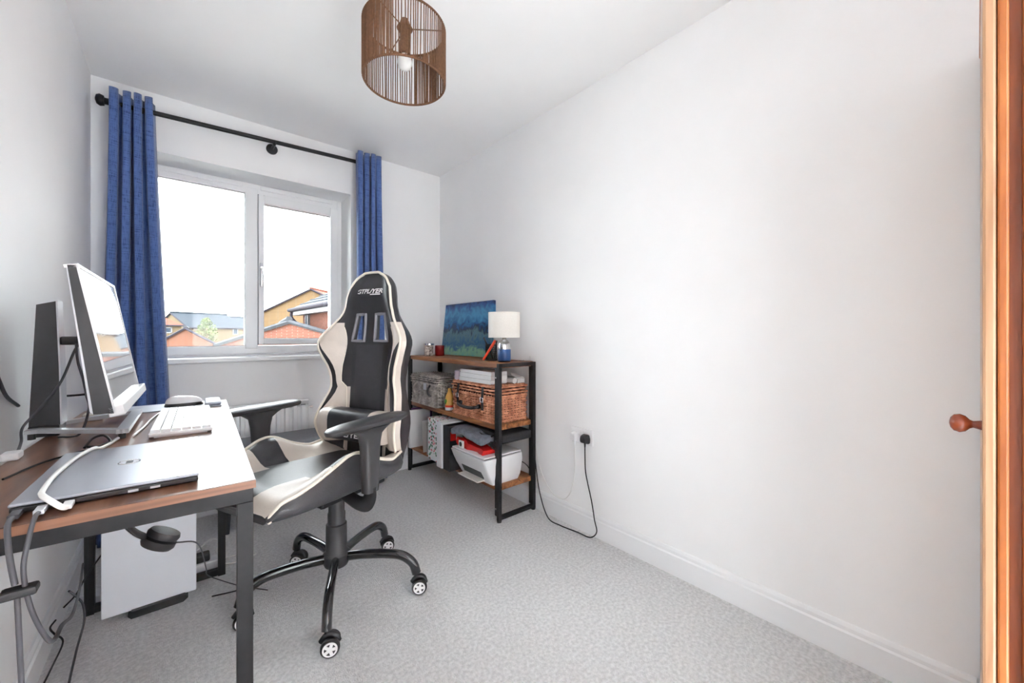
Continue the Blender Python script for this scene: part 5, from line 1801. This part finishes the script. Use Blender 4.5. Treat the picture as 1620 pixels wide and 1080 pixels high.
# lettering on the headrest
def front_mtx(y, z, dx):
    hw = smooth_tab(HW, z, 0.006)
    p = Vector((fx(y, z, hw) + dx, y, z))
    return axes(p, (0, 1, 0), (-0.075, 0, 1))
def letters(name, zc_, size, y0, dx, surf=True, shape=None):
    t = text_obj(name, 'GTPL/YER', size, ch, Matrix.Identity(4), M['white_print'], 0.25, 0.0009, 0.0, 1.28, None)
    me = t.data
    for v_ in me.vertices:
        y, z = v_.co.x + y0, v_.co.y + zc_
        if shape:
            v_.co = Vector((shape(y, z) + dx, y, z))
        else:
            v_.co = Vector((fx(y, z, smooth_tab(HW, z, 0.006)) + dx, y, z))
    t['label'] = 'white lettering GTPL/YER'
    return t
letters('lettering', 1.262, 0.028, -0.005, 0.0018)
b = new()
for y0, y1, z0 in ((0.005, 0.062, 1.2455),):
    for k in range(8):
        ya, yb2 = y0 + (y1 - y0) * k / 8, y0 + (y1 - y0) * (k + 1) / 8
        b.faces.new([b.verts.new((fx(y, z, smooth_tab(HW, z, 0.006)) + 0.0018, y, z)) for y, z in ((ya, z0), (yb2, z0), (yb2, z0 + 0.0045), (ya, z0 + 0.0045))])
obj('lettering_underline', b, M['white_print'], ch)

# lumbar cushion
lc = new()
cz, chh, cxx = 0.672, 0.068, -0.102
def cush_x(y, z):
    a = max(-1, min(1, (z - cz) / chh))
    return cxx + 0.052 * math.sqrt(max(0.0, 1 - abs(a) ** 2.6)) * (1 - 0.25 * (y / 0.19) ** 4)
NZ = 16
ysl = [-0.185, -0.18, -0.16, -0.13, -0.115, -0.08, -0.04, 0, 0.04, 0.08, 0.115, 0.13, 0.16, 0.18, 0.185]
def cush_section(y):
    f_ = 1.0 if abs(y) < 0.17 else (0.93 if abs(y) < 0.182 else 0.78)
    pts = []
    for k in range(2 * NZ):
        th = 2 * PI * k / (2 * NZ)
        c_, s_ = math.cos(th), math.sin(th)
        ex_ = 2.0 / 3.2
        pts.append(Vector((cxx + 0.055 * f_ * math.copysign(abs(c_) ** ex_, c_) - (0 if c_ > 0 else 0.0), y, cz + chh * f_ * math.copysign(abs(s_) ** ex_, s_))))
    return pts
secs = [cush_section(y) for y in ysl]
def cush_part(j0, j1, capped=()):
    b = new()
    R = [[b.verts.new(p) for p in secs[j]] for j in range(j0, j1 + 1)]
    for A, B in zip(R[:-1], R[1:]):
        for k in range(2 * NZ):
            b.faces.new((A[k], A[(k + 1) % (2 * NZ)], B[(k + 1) % (2 * NZ)], B[k]))
    for c_ in capped:
        b.faces.new(R[c_])
    return b
cu_ = obj('lumbar_cushion', cush_part(4, 10), M['dark_leather'], ch, 60, label='black lumbar cushion with cream ends')
obj('cushion_end', cush_part(0, 4, (0,)), M['cream_leather'], cu_, 60)
obj('cushion_end', cush_part(10, 14, (-1,)), M['cream_leather'], cu_, 60)
lt2 = letters('cushion_lettering', 0.64, 0.034, -0.005, 0.0012, shape=lambda y, z: cxx + 0.055 * max(0.0, 1 - abs((z - cz) / chh) ** 3.2) ** (1 / 3.2))
lt2.parent = cu_

# arms
for s in (-1, 1):
    y = 0.31 * s
    b = new()
    secs_ = []
    for z, lx, ly in ((0.515, 0.030, 0.022), (0.60, 0.033, 0.023), (0.68, 0.038, 0.024), (0.715, 0.046, 0.026), (0.732, 0.07, 0.032), (0.742, 0.09, 0.036)):
        secs_.append([b.verts.new((0.12 + lx * math.copysign(abs(math.cos(t)) ** 0.7, math.cos(t)), y + ly * math.copysign(abs(math.sin(t)) ** 0.7, math.sin(t)), z)) for t in [2 * PI * k / 20 for k in range(20)]])
    for A, B in zip(secs_[:-1], secs_[1:]):
        for k in range(20):
            b.faces.new((A[k], A[(k + 1) % 20], B[(k + 1) % 20], B[k]))
    b.faces.new(secs_[0]); b.faces.new(secs_[-1])
    obj('arm_post', b, M['grey_plastic'], ch, 50)
    b = new()
    rows_ = []
    for x, w_, zt2, th in ((-0.055, 0.012, 0.764, 0.014), (-0.045, 0.030, 0.768, 0.02), (0.0, 0.042, 0.770, 0.026), (0.12, 0.045, 0.770, 0.028), (0.22, 0.043, 0.768, 0.025), (0.27, 0.036, 0.764, 0.02), (0.29, 0.022, 0.76, 0.016), (0.296, 0.008, 0.757, 0.012)):
        rows_.append([b.verts.new((x, y + w_ * yy, zt2 - th * zz)) for yy, zz in ((-0.8, 0.06), (0, 0), (0.8, 0.06), (1, 0.25), (0.98, 0.6), (0.75, 1), (0, 1.05), (-0.75, 1), (-0.98, 0.6), (-1, 0.25))])
    for A, B in zip(rows_[:-1], rows_[1:]):
        for k in range(10):
            b.faces.new((A[k], A[(k + 1) % 10], B[(k + 1) % 10], B[k]))
    b.faces.new(rows_[0]); b.faces.new(rows_[-1])
    obj('arm_pad', b, M['grey_plastic'], ch, 50)
    b = new(); tube(b, spline([(0.12, y, 0.53), (0.12, y * 0.995, 0.492), (0.12, y * 0.93, 0.466), (0.12, y * 0.8, 0.464), (0.12, y * 0.6, 0.485), (0.12, y * 0.52, 0.49)], 6), 0.028, 12, sy=0.4)
    obj('arm_bracket', b, M['black_metal'], ch, 50)

# things of one kind share a group
GROUPS = {'curtain': 'curtains at the window', 'plug': 'plugs in the wall socket', 'pen': 'pens at the pen pot', 'house': 'houses beyond the window',
          'garage': 'garages beyond the window', 'leaflet': 'leaflets on the bottom shelf', 'cable_connector': 'connectors at the laptop'}
for o in SC.objects:
    k = o.name.split('.')[0]
    if o.parent is None and k in GROUPS and 'label' in o:
        o['group'] = GROUPS[k]
